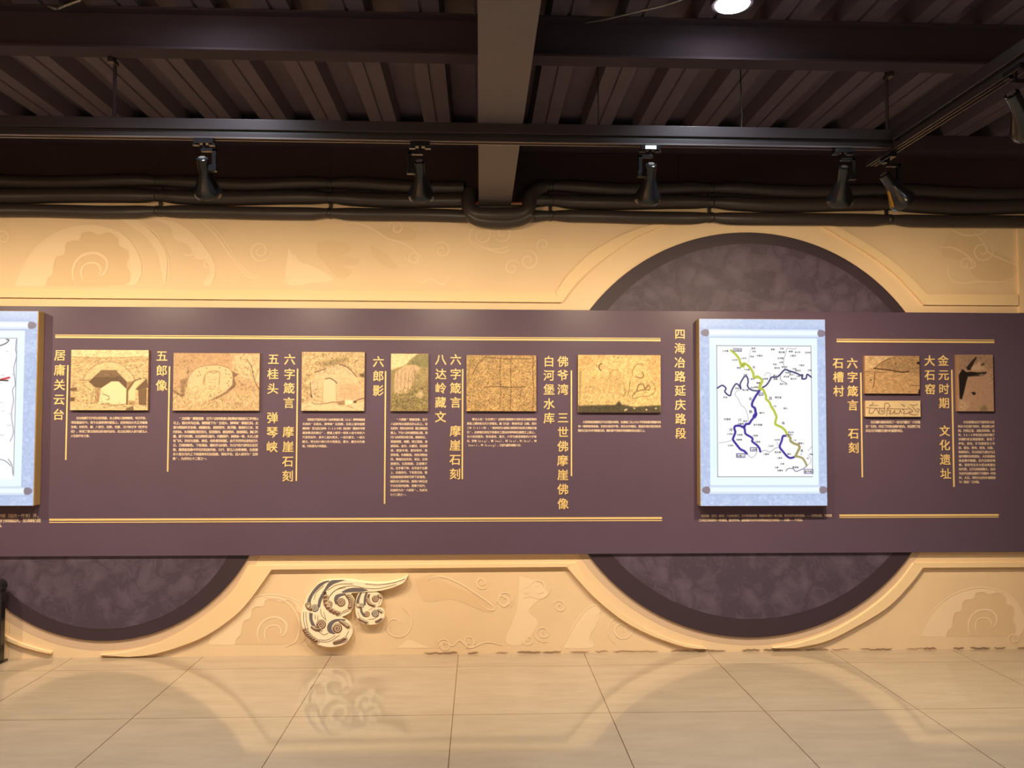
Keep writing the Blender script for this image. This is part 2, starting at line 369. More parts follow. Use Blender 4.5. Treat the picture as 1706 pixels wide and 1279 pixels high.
# ------------------------------------------------------------------ raised trims, medallions, board
def trim(n, A, B, t=.024, cnt=40, close=None):
    a = resample(wall_xz(A, -t), cnt); b = resample(wall_xz(B, -t), cnt)
    o = MB().strip(a, b, t).build('trim_%d' % n, M['trim'], bevel=.003); o['kind'] = 'structure'
    return o
def join(mbs): pass
T = .024
def strip_path(n, pairs, t=T):
    mb = MB()
    for A, B, k in pairs:
        mb.strip(resample(spline(wall_xz(A, -t), 6), k), resample(spline(wall_xz(B, -t), 6), k), t)
    o = mb.build('trim_%d' % n, M['trim']); o['kind'] = 'structure'; return o
wz = lambda x, y: tuple(onY(x, y, -T)[[0, 2]])
def extend(px, y0, y1, X):     # same height, further along the wall
    return None
# upper left: level strip then rising arc
mb = MB()
zt, zb = onY(500, 483.5, -T)[2], onY(500, 497.5, -T)[2]
cT, cB = wz(925, 487), wz(936, 503.5)
mb.strip([(XL+.02, zt), cT], [(XL+.02, zb), cB], T)
c7 = crop(840, 350, 3.967)
mb.strip(resample(spline(wall_xz(c7([(340, 545), (420, 430), (560, 295), (680, 215), (800, 155), (920, 112), (1010, 88)]), -T), 6), 40),
         resample(spline(wall_xz(c7([(380, 609), (480, 480), (600, 370), (700, 293), (800, 225), (900, 165), (1090, 85)]), -T), 6), 40), T)
mb.build('trim_1', M['trim'])['kind'] = 'structure'
# upper right
mb = MB(); c8 = crop(1260, 350, 3.825)
mb.strip(resample(spline(wall_xz(c8([(420, 80), (510, 105), (600, 150), (750, 240), (900, 350), (1000, 440), (1090, 535)]), -T), 6), 40),
         resample(spline(wall_xz(c8([(380, 80), (440, 108), (600, 205), (750, 300), (880, 400), (980, 500), (1070, 600)]), -T), 6), 40), T)
mb.strip([wz(1545, 490), wz(1697, 490.5)], [wz(1539, 507.5), wz(1697, 508.5)], T)
mb.build('trim_2', M['trim'])['kind'] = 'structure'
X0, X1 = onY(1697.5, 450, -.02)[0], onY(1697.5, 450, -.02)[0]+.11
MB().box(X0, X1, -.02, 0, onY(1700, 521, -.02)[2], 2.765).build('trim_3', M['trim'])['kind'] = 'structure'
# lower middle: strip between the two medallions with both arcs
mb = MB(); c1 = crop(0, 900, 3.375); c3 = crop(860, 900, 3.374); c4 = crop(1270, 900, 3.374)
mb.strip([wz(414, 942), wz(961, 937.8)], [wz(453, 948.5), wz(944.5, 944)], T)
mb.strip(resample(spline(wall_xz(c1([(1395, 142), (1300, 290), (1150, 420), (1000, 520), (850, 590), (700, 630), (560, 645)]), -T), 6), 40),
         resample(spline(wall_xz(c1([(1528, 163), (1400, 340), (1300, 440), (1150, 540), (1000, 600), (850, 642), (720, 655)]), -T), 6), 40), T)
mb.strip(resample(spline(wall_xz(c3([(340, 128), (380, 190), (450, 270), (560, 380), (700, 480), (850, 550), (960, 585), (1050, 600)]), -T), 6), 40),
         resample(spline(wall_xz(c3([(285, 150), (350, 225), (450, 330), (600, 450), (750, 530), (900, 585), (980, 604), (1070, 612)]), -T), 6), 40), T)
mb.build('trim_4', M['trim'])['kind'] = 'structure'
mb = MB()
mb.strip(resample(spline(wall_xz(c4([(855, 126), (750, 260), (600, 390), (400, 510), (200, 580), (60, 605)]), -T), 6), 40),
         resample(spline(wall_xz(c4([(905, 153), (830, 250), (700, 380), (500, 500), (350, 570), (180, 606)]), -T), 6), 40), T)
zt, zb = wz(1523, 937.3)[1], wz(1538, 945.4)[1]
mb.strip([wz(1523, 937.3), (XR-.02, zt)], [wz(1538, 945.4), (XR-.02, zb)], T)
mb.build('trim_5', M['trim'])['kind'] = 'structure'
mb = MB()
mb.strip(resample(spline(wall_xz([(-60, 1010), (-20, 1044), (5, 1058), (30, 1070), (60, 1080), (85, 1086)], -T), 6), 24),
         resample(spline(wall_xz([(-70, 1020), (-20, 1052), (5, 1064), (30, 1075), (60, 1084), (85, 1089)], -T), 6), 24), T)
mb.build('trim_6', M['trim'])['kind'] = 'structure'

def circle(cx, cz, R, n=160): return [(cx+R*math.cos(2*math.pi*i/n), cz+R*math.sin(2*math.pi*i/n)) for i in range(n)]
def medallion(cx, cz, R, ix, iz, IR, label):
    r = empty('wall_medallion', (cx, 0, cz), label, 'medallion', 'round purple medallions on the mural')
    child(MB().prism(circle(cx, cz, R), -.012, -.0015), 'ring', M['ring'], r)
    child(MB().prism(circle(ix, iz, IR), -.0135, -.0121), 'patterned_disc', M['damask'], r)
medallion(1.753, 1.405, 1.313, 1.765, 1.426, 1.217, 'large round purple medallion behind the lit river-route map, seen above and below the board')
medallion(-2.333, 1.107, 1.002, -2.335, 1.034, .855, 'smaller round purple medallion whose lower part hangs below the left end of the board')
BT = .03
tag(MB().box(XL+.02, XR-.02, -BT, -.015, .633, 2.197).build('display_board', M['board'], origin=(0, -.02, .633), bevel=.002),
    'long dark purple-brown exhibition board running the whole width of the wall', 'display board')

# ------------------------------------------------------------------ lettering (built-in font)
_glyph = {}
def load_glyphs(chars, off):
    todo = [c for c in sorted(set(chars)) if (c, off) not in _glyph]; obs = []
    for c in todo:
        cu = bpy.data.curves.new('g', 'FONT'); cu.body = c; cu.resolution_u = 2; cu.offset = off
        o = bpy.data.objects.new('g', cu); COL.objects.link(o); obs.append(o)
    dg = bpy.context.evaluated_depsgraph_get(); dg.update()
    for c, o in zip(todo, obs):
        me = bpy.data.meshes.new_from_object(o.evaluated_get(dg))
        V = np.array([v.co[:2] for v in me.vertices], float).reshape(-1, 2); F = [tuple(p.vertices) for p in me.polygons]
        _glyph[(c, off)] = (V, F, [tuple(e.vertices) for e in me.edges]); bpy.data.meshes.remove(me)
    for o in obs:
        cu = o.data; bpy.data.objects.remove(o); bpy.data.curves.remove(cu)
EMX, EMZ = .5, .36     # middle of a full-width character cell
def put(mb, ch, cx, cz, size, y, off=0., mi=0, thick=0., bold=0.):
    if bold:
        for k, (dx, dz) in enumerate(((1, 1), (-1, 1), (1, -1), (-1, -1))): put(mb, ch, cx+dx*bold*size, cz+dz*bold*size, size, y+.0001*k, off, mi, thick)
        return
    V, F, E = _glyph[(ch, off)]
    if not len(V): return
    P = [(cx+(x-EMX)*size, y, cz+(z-EMZ)*size) for x, z in V]
    mb.add(P, F, mi)
    if thick:
        cnt = {}
        for f in F:
            for a, b in zip(f, f[1:]+f[:1]): cnt[(a, b)] = 1
        rim = [(a, b) for a, b in cnt if (b, a) not in cnt]; n = len(P)
        mb.add(P+[(p[0], y+thick, p[2]) for p in P], [(a, b, n+b, n+a) for a, b in rim], mi)
HEAD = [   # (what the heading says, [(characters, list of photo positions)])
 ('five-character', [('居庸关云台', [(100, 591.8), (99.4, 616.5), (99, 641.2), (98.3, 665.5), (97.4, 690.6)])], 'first gold heading, beside the arched gateway photograph'),
 ('', [('五郎像', [(269.7, 593), (269.4, 617.5), (269, 642)])], 'three-character gold heading left of the cliff figure photograph with the tree'),
 ('', [('五桂头弹琴峡', [(455.6, 598.3), (454.7, 623), (454.5, 647.5), (454, 696), (453.5, 720), (453, 744.5)]),
       ('六字箴言摩崖石刻', [(482.7, 598.8), (482.4, 623.3), (481.6, 646.8), (481.4, 671), (480.3, 719.5), (480, 744.3), (479.5, 768.7), (479.3, 793)])], 'two-column gold heading left of the domed rock photograph'),
 ('', [('六郎影', [(630.5, 602.5), (630.2, 626.5), (630, 650.6)])], 'three-character gold heading left of the narrow green cliff photograph'),
 ('', [('八达岭藏文', [(734.3, 599), (734.5, 623.3), (734.2, 646.7), (734, 670.4), (734, 694.5)]),
       ('六字箴言摩崖石刻', [(759.3, 599), (759.2, 623.3), (759, 646.7), (759, 670.5), (758.7, 718), (758.4, 742), (758.3, 765.7), (758.2, 789.6)])], 'two-column gold heading left of the stippled brown inscription photograph'),
 ('', [('白河堡水库', [(914.6, 602.2), (914.6, 625.4), (914.8, 649), (914.8, 672.8), (914.9, 696.5)]),
       ('佛爷湾三世佛摩崖佛像', [(938, 602.2), (937.5, 625.3), (937.9, 649), (938, 696), (938, 720), (938, 743.5), (937.4, 767.3), (937.9, 791.2), (938, 815), (938, 839.3)])], 'longest two-column gold heading, left of the yellow carved cliff photograph'),
 ('', [('四海冶路延庆路段', [(1132.8, 556.5), (1132.7, 580.3), (1132.8, 604), (1133, 627.2), (1133.4, 650.7), (1133.5, 674.4), (1133.9, 697.8), (1134, 722)])], 'tall single-column gold heading just left of the lit river-route map'),
 ('', [('石槽村', [(1396.6, 605), (1397, 628.2), (1397.4, 651.6)]),
       ('六字箴言石刻', [(1420, 605), (1420.5, 628.2), (1420.8, 651.6), (1421, 675.2), (1422.2, 722.3), (1422.4, 746)])], 'two-column gold heading just right of the lit river-route map'),
 ('', [('大石窑', [(1549, 601), (1549.4, 624.6), (1550, 648.5)]),
       ('金元时期文化遗址', [(1571.6, 601), (1572.4, 624.6), (1572.8, 648), (1573.2, 671.4), (1574.2, 718), (1574.5, 741.6), (1575.2, 765.6), (1575.9, 789.2)])], 'last two-column gold heading, left of the dark overhang photograph'),
]
HOFF = 0.
load_glyphs(''.join(s for _, cols, _ in HEAD for s, _ in cols), HOFF)
for _, cols, label in HEAD:
    p0 = onY(*cols[0][1][0], -BT); r = empty('heading', tuple(p0), label, 'heading', 'gold headings on the board')
    for s, pos in cols:
        for ch, (px, py) in zip(s, pos):
            p = onY(px, py, -BT-.004); mb = MB(); put(mb, ch, p[0], p[2], .0735, -BT-.004, HOFF, 0, .0036, .0115)
            child(mb, 'character', M['gold'], r)
RULES = [((114, 608), (108.6, 766), 'thin upright gold line beside the first gold heading'), ((283, 610), (278.6, 785.5), 'thin upright gold line beside the cliff figure photograph with the tree'),
         ((496, 614), (493.3, 801), 'thin upright gold line beside the domed rock photograph'), ((643, 618), (640, 839), 'longest thin upright gold line, beside the narrow green cliff photograph'),
         ((771, 614.5), (770, 798), 'thin upright gold line beside the stippled brown inscription photograph'), ((951.5, 617), (952.5, 793), 'thin upright gold line beside the yellow carved cliff photograph'),
         ((1434, 620.5), (1437, 795), 'thin upright gold line beside the cracked stone photograph with the script strip'), ((1585.5, 616), (1590, 811), 'thin upright gold line beside the dark overhang photograph')]
for a, b, label in RULES:
    A, B = onY(*a, -BT-.003), onY(*b, -BT-.003); x = (A[0]+B[0])/2
    tag(MB().box(x-.0045, x+.0045, -BT-.003, -BT, B[2], A[2]).build('gold_upright_line', M['gold'], origin=(x, -BT, B[2])), label, 'gold line', 'upright gold lines on the board')
for xa, xb, ys, label in ((92, 1100.5, ((556.3, 565, 1.3), (560.2, 567.8, 3.0)), 'long double gold line above the row of photographs left of the lit route map'),
                          (82, 1103, ((870.6, 866.3, 1.4), (866.2, 862.2, 3.2)), 'long double gold line below the captions left of the lit route map'),
                          (1394, 1656.5, ((565.2, 566, 1.4), (568.6, 569.8, 3.0)), 'short double gold line above the photographs right of the lit route map'),
                          (1398.5, 1664, ((862.3, 860.5, 1.3), (858.7, 857.2, 3.0)), 'short double gold line below the captions right of the lit route map')):
    A = onY(xa, ys[1][0], -BT); B = onY(xb, ys[1][1], -BT)
    r = empty('double_gold_line', tuple((A+B)/2), label, 'gold line', 'double gold lines framing the text')
    for (ya, yb, w), nm in zip(ys, ('thin_bar', 'thick_bar')):
        a, b = onY(xa, ya, -BT-.002), onY(xb, yb, -BT-.002); z = (a[2]+b[2])/2; h = w/258/2*1.02
        child(MB().box(a[0], b[0], -BT-.002, -BT, z-h, z+h), nm, M['gold'], r)

# captions (read as far as the photo allows)
CAPS = [
 (118.5, 246, 696.2, 7.45, 'five-line pale caption under the arched gateway photograph', [
  '　　云台始建于元代的过街塔基，台上原有三座喇嘛塔，今已不存。', '塔毁基座存今。现今台基券洞内壁面上，还刻有四大天王浮雕像', '及佛，刻有梵、藏、八思巴、回鹘、西夏、汉六种文字《陀罗尼', '经》，体现了蒙古族统治阶级的信仰。走过此洞的人即为蒙古人', '人生路平安之意。']),
 (289, 430.5, 697, 7.43, 'ten-line pale caption under the cliff figure photograph with the tree', [
  '　　“五郎像”摩崖造像　位于八达岭高速公路潭峪沟隧道北口外侧山', '石上，面对关沟古道，南侧崖下为“五桂头、弹琴峡”摩崖石刻。此', '像为释迦牟尼坐像，结跏趺坐，面貌慈祥，高浮雕，像高约三米，宽', '约四米。头饰螺髻顶后背光，双目微闭，面容慈祥，身披袈裟，胸口外', '露，膝下衣纹飘。左右两侧石龛内，内雕菩萨，弟像各一尊，头光上部', '有飞天。衣纹与造像，高低、线条都很细腻，由于天然风化剥蚀日久', '日，已难辨颜色。下有莲座，雕刻手法纯熟，为元代有代表性石刻艺', '像，属摩崖造像中罕见的民族风格，元代、蒙古人信奉佛教，在居庸', '关十里长沟内上下修建佛寺石刻造像，保佑平安。后人讹传为“五郎', '像”，为关沟七十二景之一。']),
 (504, 608, 698.8, 7.37, 'seven-line pale caption under the domed rock photograph', [
  '　　石刻位于延庆北京八达岭高速公路（G6）弹琴峡隧道', '北侧的“五桂头，弹琴峡”石刻旁。石刻上部的崖壁', '凿刻有“至元后己卯年（1339年）刻记的”蒙族年号等', '藏族教派刻佛记”，摩崖上凿字一侧有4组今存的六', '尺宽梵刻字，其中二组为梵文，一组为蒙文，一组为', '藏文。梵文的六种六字大明真言。蒙文、藏文均为佛', '语，均取意为六字箴言。']),
 (651, 712.5, 698.7, 7.36, 'tall eighteen-line pale caption under the narrow green cliff photograph', [
  '　　“六郎影”摩崖造像，位于', '八达岭残长城景区的山石上，该', '石刻为（明天启年间）题记摩崖造', '像上。下为八达岭镇营城山路，南', '行八达岭残长城之路。崖高四丈，', '悬崖绝壁，峭壁。佛立莲座，身', '披袈裟、金衣，头戴冠，双目慈', '视，面容丰满。面目慈祥，慈', '悲和蔼，衣着飘逸，线条流畅自', '然。佛龛四边无纹，背后，左侧', '崖壁刻，石面粗糙，正面雕于', '石。左手垂下伸，右手放于左腹', '上，后面背光。下有莲花座。整', '刻造像面部清晰可辨下部漫漶。', '据民间口碑传说，是杨六郎征战', '守关定居所留像。遗像于后代。', '后被称为为“六郎影”。为关沟', '七十二景之一。']),
 (778, 894, 698.2, 7.23, 'seven-line pale caption under the stippled brown inscription photograph', [
  '　　蒙古人在“北古驿口”必经的道路旁大沟的巨石峭壁佛刻', '摩崖上镌刻有元代六字箴言。据《元史·释老传记》记载，顺宗', '二年（1331年），“敕命有司大都南口修塔寺为往来之佛祖又建', '石”。此摩崖石刻位于居庸关三里处岭弹琴峡石崖壁之上崖上，', '巨大岩刻遗存。笔划遒劲、藏文、六字为藏语佛教的六字箴', '言，音唵（óng）、嘛（ma）、呢（ne）、叭（ba）、咪', '（mei）、吽（hong），它即为藏传佛教六字。']),
 (963, 1101, 702.9, 7.1, 'three-line pale caption under the yellow carved cliff photograph', [
  '　　大型摩崖造像群位于白河堡水库旁，在悬崖二石上大小不同刻成的佛龛中共', '有一尊摩崖佛造像。石刻分高低不等，刻法古朴粗拙，是延庆境内现存较完', '整的辽金元时代摩崖石刻，雕刻者不惜艰辛将佛像刻在此崖之上。']),
 (1442, 1533, 703, 7.2, 'three-line pale caption under the strip of curly script', [
  '　　在石槽村路旁发现了一处元代藏文“六字箴', '言”石刻，印证了四海冶路的走向，也证明了延', '庆在元代两都交通中的重要地位。']),
 (1596, 1657, 703, 7.13, 'fifteen-line dim caption under the dark overhang photograph', [
  '　　大石窑遗址位于延庆区大庄', '科乡大石窑行政村，周边群山环', '抱。历经辽金、战乱的风雨，近', '年，2015年考古队对其开展了', '详细的考古调查勘探，发现了', '炉址、房址、矿坑遗迹及工作', '面、窑址、铁块、炼渣、石器、', '陶瓷残片。可以判定为遗址为辽', '金时期的冶铁遗址，大石窑遗址', '是金朝中期建。后代沿袭至明', '朝，是研究北方大型冶铁遗址', '的代表。辽代冶铁规模大，延庆', '为古代冶铁业提供了可靠的一手资', '料，大石。同时大庄科乡被国家', '为“国宝”之村落。']),
 (1164, 1386, 859.3, 7.2, 'two-line pale caption under the lit river-route map', [
  '　南关路：沿河、妫河、八达岭西行，元代称榆林驿，西越长城的一条大路；是往来天津的道路，——四海冶路，为明清', '之间经济商贸的一条通道，起点怀来。由居庸关往东北四海冶出北为四岔——白塘——千家店。']),
]
LEFTCAP = (-150, 68, 859.5, 8.0, 'three-line pale caption under the lit map cut off at the left edge', [
  '　榆林路：由居庸关八达岭出口外的驿道，西北行穿越（延庆一怀来）界，', '是明朝由京师往宣府的官道，由北京至宣府经居庸关而西行穿越延庆，至清朝仍是', '通往西北的重要通道之一，是山西商人前往京的必经之路。'])
load_glyphs(''.join(''.join(c[5]) for c in CAPS+[LEFTCAP]), 0.)
def caption(x0, x1, y0, dy, label, lines):
    mb = MB(); yy = -BT-.0012; cell = None
    A = onY(x0, y0, yy); B = onY(x1, y0, yy); wid = B[0]-A[0]
    zs = [onY(x0, y0+dy*i, yy)[2] for i in range(len(lines))]
    full = max(len(l) for l in lines); base = wid/full
    for i, l in enumerate(lines):
        step = base if (i == len(lines)-1) else wid/len(l)
        sz = min(base*1.16, dy/258*.92)
        for k, ch in enumerate(l):
            if ch in '　 ': continue
            narrow = ord(ch) < 0x2000 or ch in '“”'
            put(mb, ch, A[0]+(k+.5)*step+(.22*sz if narrow else 0), zs[i], sz, yy, 0., bold=.005)
    o = mb.build('printed_caption', M['ink'], origin=tuple(A)); tag(o, label, 'caption', 'pale captions printed on the board')
for c in CAPS: caption(*c)
caption(*LEFTCAP)

# ------------------------------------------------------------------ pictures: painted prints on a fine grid
class Paint:
    """a small picture; coordinates are given in the photo's pixels inside its own frame"""
    def __init__(s, L, Tp, R, B, res, bg):
        s.L, s.T, s.R, s.B, s.res = L, Tp, R, B, res
        s.w = int((R-L)*res); s.h = int((B-Tp)*res)
        xs = L+(np.arange(s.w)+.5)/res; ys = Tp+(np.arange(s.h)+.5)/res
        s.X, s.Y = np.meshgrid(xs, ys); s.a = np.zeros((s.h, s.w, 3)); s.a[:] = bg
        s.t = lambda p: p
    def use(s, ox, oy, k): s.t = crop(ox, oy, k); s.k = k; return s
    def mix(s, m, c, al=1.): s.a += (np.asarray(c, float)-s.a)*(np.clip(m, 0, 1)*al)[..., None]
    def noise(s, sx, sy, octs=4, seed=0):
        r = np.random.default_rng(seed); out = np.zeros((s.h, s.w)); amp = 1.; tot = 0
        for _ in range(octs):
            gw, gh = int((s.R-s.L)/sx)+3, int((s.B-s.T)/sy)+3; g = r.random((gh, gw))
            fx = (s.X-s.L)/sx; fy = (s.Y-s.T)/sy; ix = fx.astype(int); iy = fy.astype(int); u = fx-ix; v = fy-iy
            u = u*u*(3-2*u); v = v*v*(3-2*v)
            out += amp*((g[iy, ix]*(1-u)+g[iy, ix+1]*u)*(1-v)+(g[iy+1, ix]*(1-u)+g[iy+1, ix+1]*u)*v); tot += amp
            amp *= .6; sx = max(sx/2, .7); sy = max(sy/2, .7)
        return out/tot
    def grain(s, amt, sx=4, sy=4, octs=4, seed=0, mask=None):
        d = (s.noise(sx, sy, octs, seed)-.5)*2*amt
        if mask is not None: d = d*mask
        s.a *= (1+d)[..., None]
    def polymask(s, pts, soft=.6):
        P = np.array(s.t(pts)); inside = np.zeros((s.h, s.w), bool); n = len(P); dist = np.full((s.h, s.w), 1e9)
        for i in range(n):
            (x0, y0), (x1, y1) = P[i], P[(i+1) % n]
            if y0 != y1:
                c = ((y0 > s.Y) != (y1 > s.Y)) & (s.X < (x1-x0)*(s.Y-y0)/(y1-y0)+x0); inside ^= c
            dist = np.minimum(dist, s.seg(x0, y0, x1, y1))
        return np.clip(.5+np.where(inside, dist, -dist)/(2*soft), 0, 1)
    def seg(s, x0, y0, x1, y1):
        dx, dy = x1-x0, y1-y0; q = dx*dx+dy*dy+1e-9
        t = np.clip(((s.X-x0)*dx+(s.Y-y0)*dy)/q, 0, 1); return np.hypot(s.X-x0-t*dx, s.Y-y0-t*dy)
    def poly(s, pts, c, al=1., soft=.6): m = s.polymask(pts, soft); s.mix(m, c, al); return m
    def line(s, pts, c, w=1., al=1., soft=.5, smooth=True):
        P = s.t(pts); P = spline(P, 4) if smooth and len(P) > 2 else np.array(P); d = np.full((s.h, s.w), 1e9)
        for a, b in zip(P[:-1], P[1:]): d = np.minimum(d, s.seg(*a, *b))
        s.mix(np.clip((w/2+soft-d)/(2*soft), 0, 1), c, al)
    def dot(s, pts, c, r, al=1.):
        for x, y in s.t(pts): s.mix(np.clip((r+.5-np.hypot(s.X-x, s.Y-y)), 0, 1), c, al)
    def strokes(s, n, box, length, ang, spread, f0, f1, seed=0, w=1):
        r = np.random.default_rng(seed); (x0, y0), (x1, y1) = s.t([box[:2], box[2:]])
        for _ in range(n):
            x, y = x0+r.random()*(x1-x0), y0+r.random()*(y1-y0); a = math.radians(ang+r.normal()*spread); L_ = length*(.4+r.random()); bend = r.normal()*.12; f = f0+(f1-f0)*r.random()
            for q in np.arange(0, L_, .6/s.res):
                a += bend*.6/s.res; x += math.cos(a)*.6/s.res; y += math.sin(a)*.6/s.res
                i, j = int((y-s.T)*s.res), int((x-s.L)*s.res)
                if 0 <= i < s.h and 0 <= j < s.w: s.a[i, j] *= 1+(f-1)*(.5 if q < 1 or q > L_-1 else 1)*.6
    def rect(s, x0, y0, x1, y1, c, al=1., soft=.35):
        p = s.t([(x0, y0), (x1, y1)]); (x0, y0), (x1, y1) = p
        m = np.clip((s.X-x0)/soft/2+.5, 0, 1)*np.clip((x1-s.X)/soft/2+.5, 0, 1)*np.clip((s.Y-y0)/soft/2+.5, 0, 1)*np.clip((y1-s.Y)/soft/2+.5, 0, 1); s.mix(m, c, al)
def print_mesh(name, p, x0, x1, z0, z1, y, m, conv, parent):
    h, w = p.h+1, p.w+1
    A = np.pad(p.a, ((0, 1), (0, 1), (0, 0)), mode='edge'); A = np.clip(A, 0, 255)
    xs = np.linspace(x0, x1, w); zs = np.linspace(z1, z0, h); GX, GZ = np.meshgrid(xs, zs)
    co = np.stack([GX, np.full_like(GX, y), GZ], -1).reshape(-1, 3)
    b = np.array(parent.location); co = co-b
    idx = np.arange(h*w).reshape(h, w)
    q = np.stack([idx[:-1, :-1], idx[1:, :-1], idx[1:, 1:], idx[:-1, 1:]], -1).reshape(-1, 4)
    me = bpy.data.meshes.new(name); me.vertices.add(len(co)); me.vertices.foreach_set('co', co.ravel().astype(np.float32))
    me.loops.add(q.size); me.loops.foreach_set('vertex_index', q.ravel().astype(np.int32))
    me.polygons.add(len(q)); me.polygons.foreach_set('loop_start', np.arange(0, q.size, 4, dtype=np.int32))
    me.update(calc_edges=True)
    at = me.color_attributes.new('print', 'FLOAT_COLOR', 'POINT')
    c = conv(A.reshape(-1, 3)); at.data.foreach_set('color', np.c_[c, np.ones(len(c))].astype(np.float32).ravel())
    me.materials.append(m); o = bpy.data.objects.new(name, me); COL.objects.link(o); o.parent = parent
    return o
def sepia(c):
    l = c.mean(1, keepdims=True); n = np.clip(165+(l-165)*1.3, 14, 250)
    return warm_albedo(np.clip(c*n/l*.93+n*.07*np.array([1.04, 1., .9]), 5, 255), .60)
GRP_PH = 'mounted photographs on the board'
PT = .022
def photo(p, label):
    y = -BT-PT
    a = onY(p.L, p.T, y); b = onY(p.R, p.B, y)
    r = MB().box(a[0], b[0], y, -BT, b[2], a[2]).build('photo_panel', M['panel_edge'], origin=((a[0]+b[0])/2, -BT, b[2]))
    tag(r, label, 'photograph', GRP_PH)
    print_mesh('print', p, a[0]+.001, b[0]-.001, b[2]+.001, a[2]-.001, y-.0006, M['print'], sepia, r)
HI, MID, LO, DK = (246, 204, 138), (226, 174, 110), (188, 136, 82), (112, 74, 48)
RS = 1.5
# 1 arched gateway
p = Paint(118.8, 582.4, 246, 683.4, RS, (232, 184, 118)).use(0, 500, 6.396)
p.rect(740, 500, 1600, 600, (248, 208, 140)); p.grain(.22, 3, 1.2, 4, 1)
for y, al in ((608, .5), (632, .4), (652, .35)): p.line([(760, y), (1150, y+10), (1580, y-15)], LO, 1.2, al)
p.poly([(890, 850), (930, 770), (1000, 705), (1080, 665), (1160, 655), (1260, 670), (1350, 730), (1410, 800), (1435, 860), (1350, 880), (1350, 860), (1230, 740), (1080, 740), (950, 870)], (238, 194, 126), .9)
p.line([(890, 850), (930, 770), (1000, 705), (1080, 665), (1160, 655), (1260, 670), (1350, 730), (1410, 800), (1435, 860)], DK, .8, .55)
p.line([(860, 855), (960, 850)], DK, 1, .6)
p.grain(.10, 2, 2, 3, 5)
p.poly([(950, 870), (1080, 745), (1230, 745), (1350, 870), (1350, 950), (1260, 870), (1190, 866), (1080, 940), (1020, 930)], (146, 104, 68))
p.poly([(1080, 745), (1230, 745), (1300, 820), (1010, 820)], (176, 132, 86), .6)
p.poly([(1080, 940), (1190, 866), (1265, 866), (1345, 945), (1345, 1110), (1050, 1110), (1060, 960)], (252, 214, 148))
p.poly([(1020, 930), (1080, 940), (1060, 1090), (1020, 1090)], (204, 152, 96)); p.grain(.25, 1.2, 1.2, 2, 3, p.polymask([(920, 900), (1080, 940), (1060, 1110), (920, 1110)]))
p.poly([(1350, 870), (1435, 860), (1370, 970), (1365, 1120), (1345, 1120)], (190, 140, 86)); p.line([(1355, 960), (1430, 860), (1500, 835)], DK, 1.4, .8); p.line([(1356, 960), (1356, 1110)], DK, 1.2, .8)
p.poly([(1370, 970), (1440, 870), (1500, 850), (1440, 950), (1440, 1070), (1370, 1070)], (246, 206, 140))
p.poly([(1440, 950), (1560, 830), (1575, 930), (1470, 960)], (150, 108, 68)); p.poly([(1470, 960), (1560, 930), (1560, 1140), (1480, 1110)], (160, 112, 70), .9)
for x in (1490, 1510, 1532, 1550): p.line([(x, 960), (x, 1110)], DK, .8, .6)
p.rect(1370, 1072, 1440, 1130, (210, 162, 100)); p.line([(1100, 1000), (1160, 1025), (1165, 1060), (1140, 1060)], DK, 1, .8)
p.poly([(750, 940), (830, 930), (830, 975), (760, 970)], DK, .6); p.poly([(755, 1040), (810, 1035), (805, 1080), (755, 1080)], DK, .7)
p.poly([(745, 1110), (1570, 1120), (1570, 1175), (745, 1175)], (244, 200, 130), .7); p.line([(1080, 1110), (1150, 1100), (1220, 1125), (1350, 1105)], LO, 1.4, .8); p.poly([(1350, 1150), (1420, 1130), (1430, 1175), (1340, 1175)], DK, .6)
p.strokes(260, (745, 600, 1580, 860), 5, 0, 12, .6, 1.12, 1); p.strokes(200, (745, 860, 1000, 1160), 3, 5, 40, .55, 1.12, 2); p.strokes(90, (1000, 930, 1100, 1130), 2, 30, 60, .5, 1.1, 3); p.strokes(120, (1060, 1090, 1570, 1165), 4, 0, 20, .55, 1.1, 4)
photo(p, 'sepia photograph of an arched stone gateway, first from the left')
# 2 cliff figure
p = Paint(289.3, 587.7, 431.6, 684, RS, (228, 172, 112)).use(240, 560, 6.396)
p.rect(300, 160, 950, 330, (218, 160, 102), .6, 8); p.poly([(950, 180), (1240, 180), (1240, 500), (1000, 420), (930, 280)], (244, 196, 130), .9, 5)
p.grain(.12, 3, 3, 4, 2)
p.poly([(440, 640), (460, 540), (480, 430), (560, 340), (680, 310), (800, 308), (910, 345), (955, 430), (940, 520), (880, 590), (780, 660), (650, 700), (540, 700)], (242, 196, 130), .95, 1.5)
p.line([(460, 540), (480, 430), (560, 340), (680, 310), (800, 308), (910, 345), (955, 430), (940, 520), (880, 590), (780, 660), (650, 700)], DK, 1.2, .35)
p.poly([(300, 600), (1240, 560), (1240, 800), (300, 800)], (240, 190, 122), .5, 8); p.grain(.2, 1.3, 1.6, 3, 9, p.polymask([(300, 560), (700, 690), (1240, 560), (1240, 800), (300, 800)], 4))
p.poly([(390, 470), (470, 440), (440, 560), (440, 650), (400, 650)], (160, 112, 72), .6, 2); p.poly([(940, 380), (1010, 400), (960, 440), (980, 520), (900, 600), (780, 670), (700, 690), (760, 655), (880, 590), (945, 520)], (150, 104, 66), .7, 1.2)
p.dot([(803, 335), (868, 362), (872, 400), (602, 412), (590, 380), (668, 340), (905, 405), (925, 440), (902, 480), (903, 530), (798, 603), (718, 648), (578, 425), (885, 500)], DK, .9, .7)
p.line([(630, 500), (650, 420), (690, 380), (740, 370), (800, 385), (805, 440), (800, 520)], LO, 1.2, .9); p.line([(700, 380), (740, 392), (780, 380)], DK, 1, .5); p.line([(650, 420), (645, 520)], LO, 1.5, .8)
for y in (460, 490, 530, 560): p.line([(690, y), (770, y+6)], LO, .8, .6)
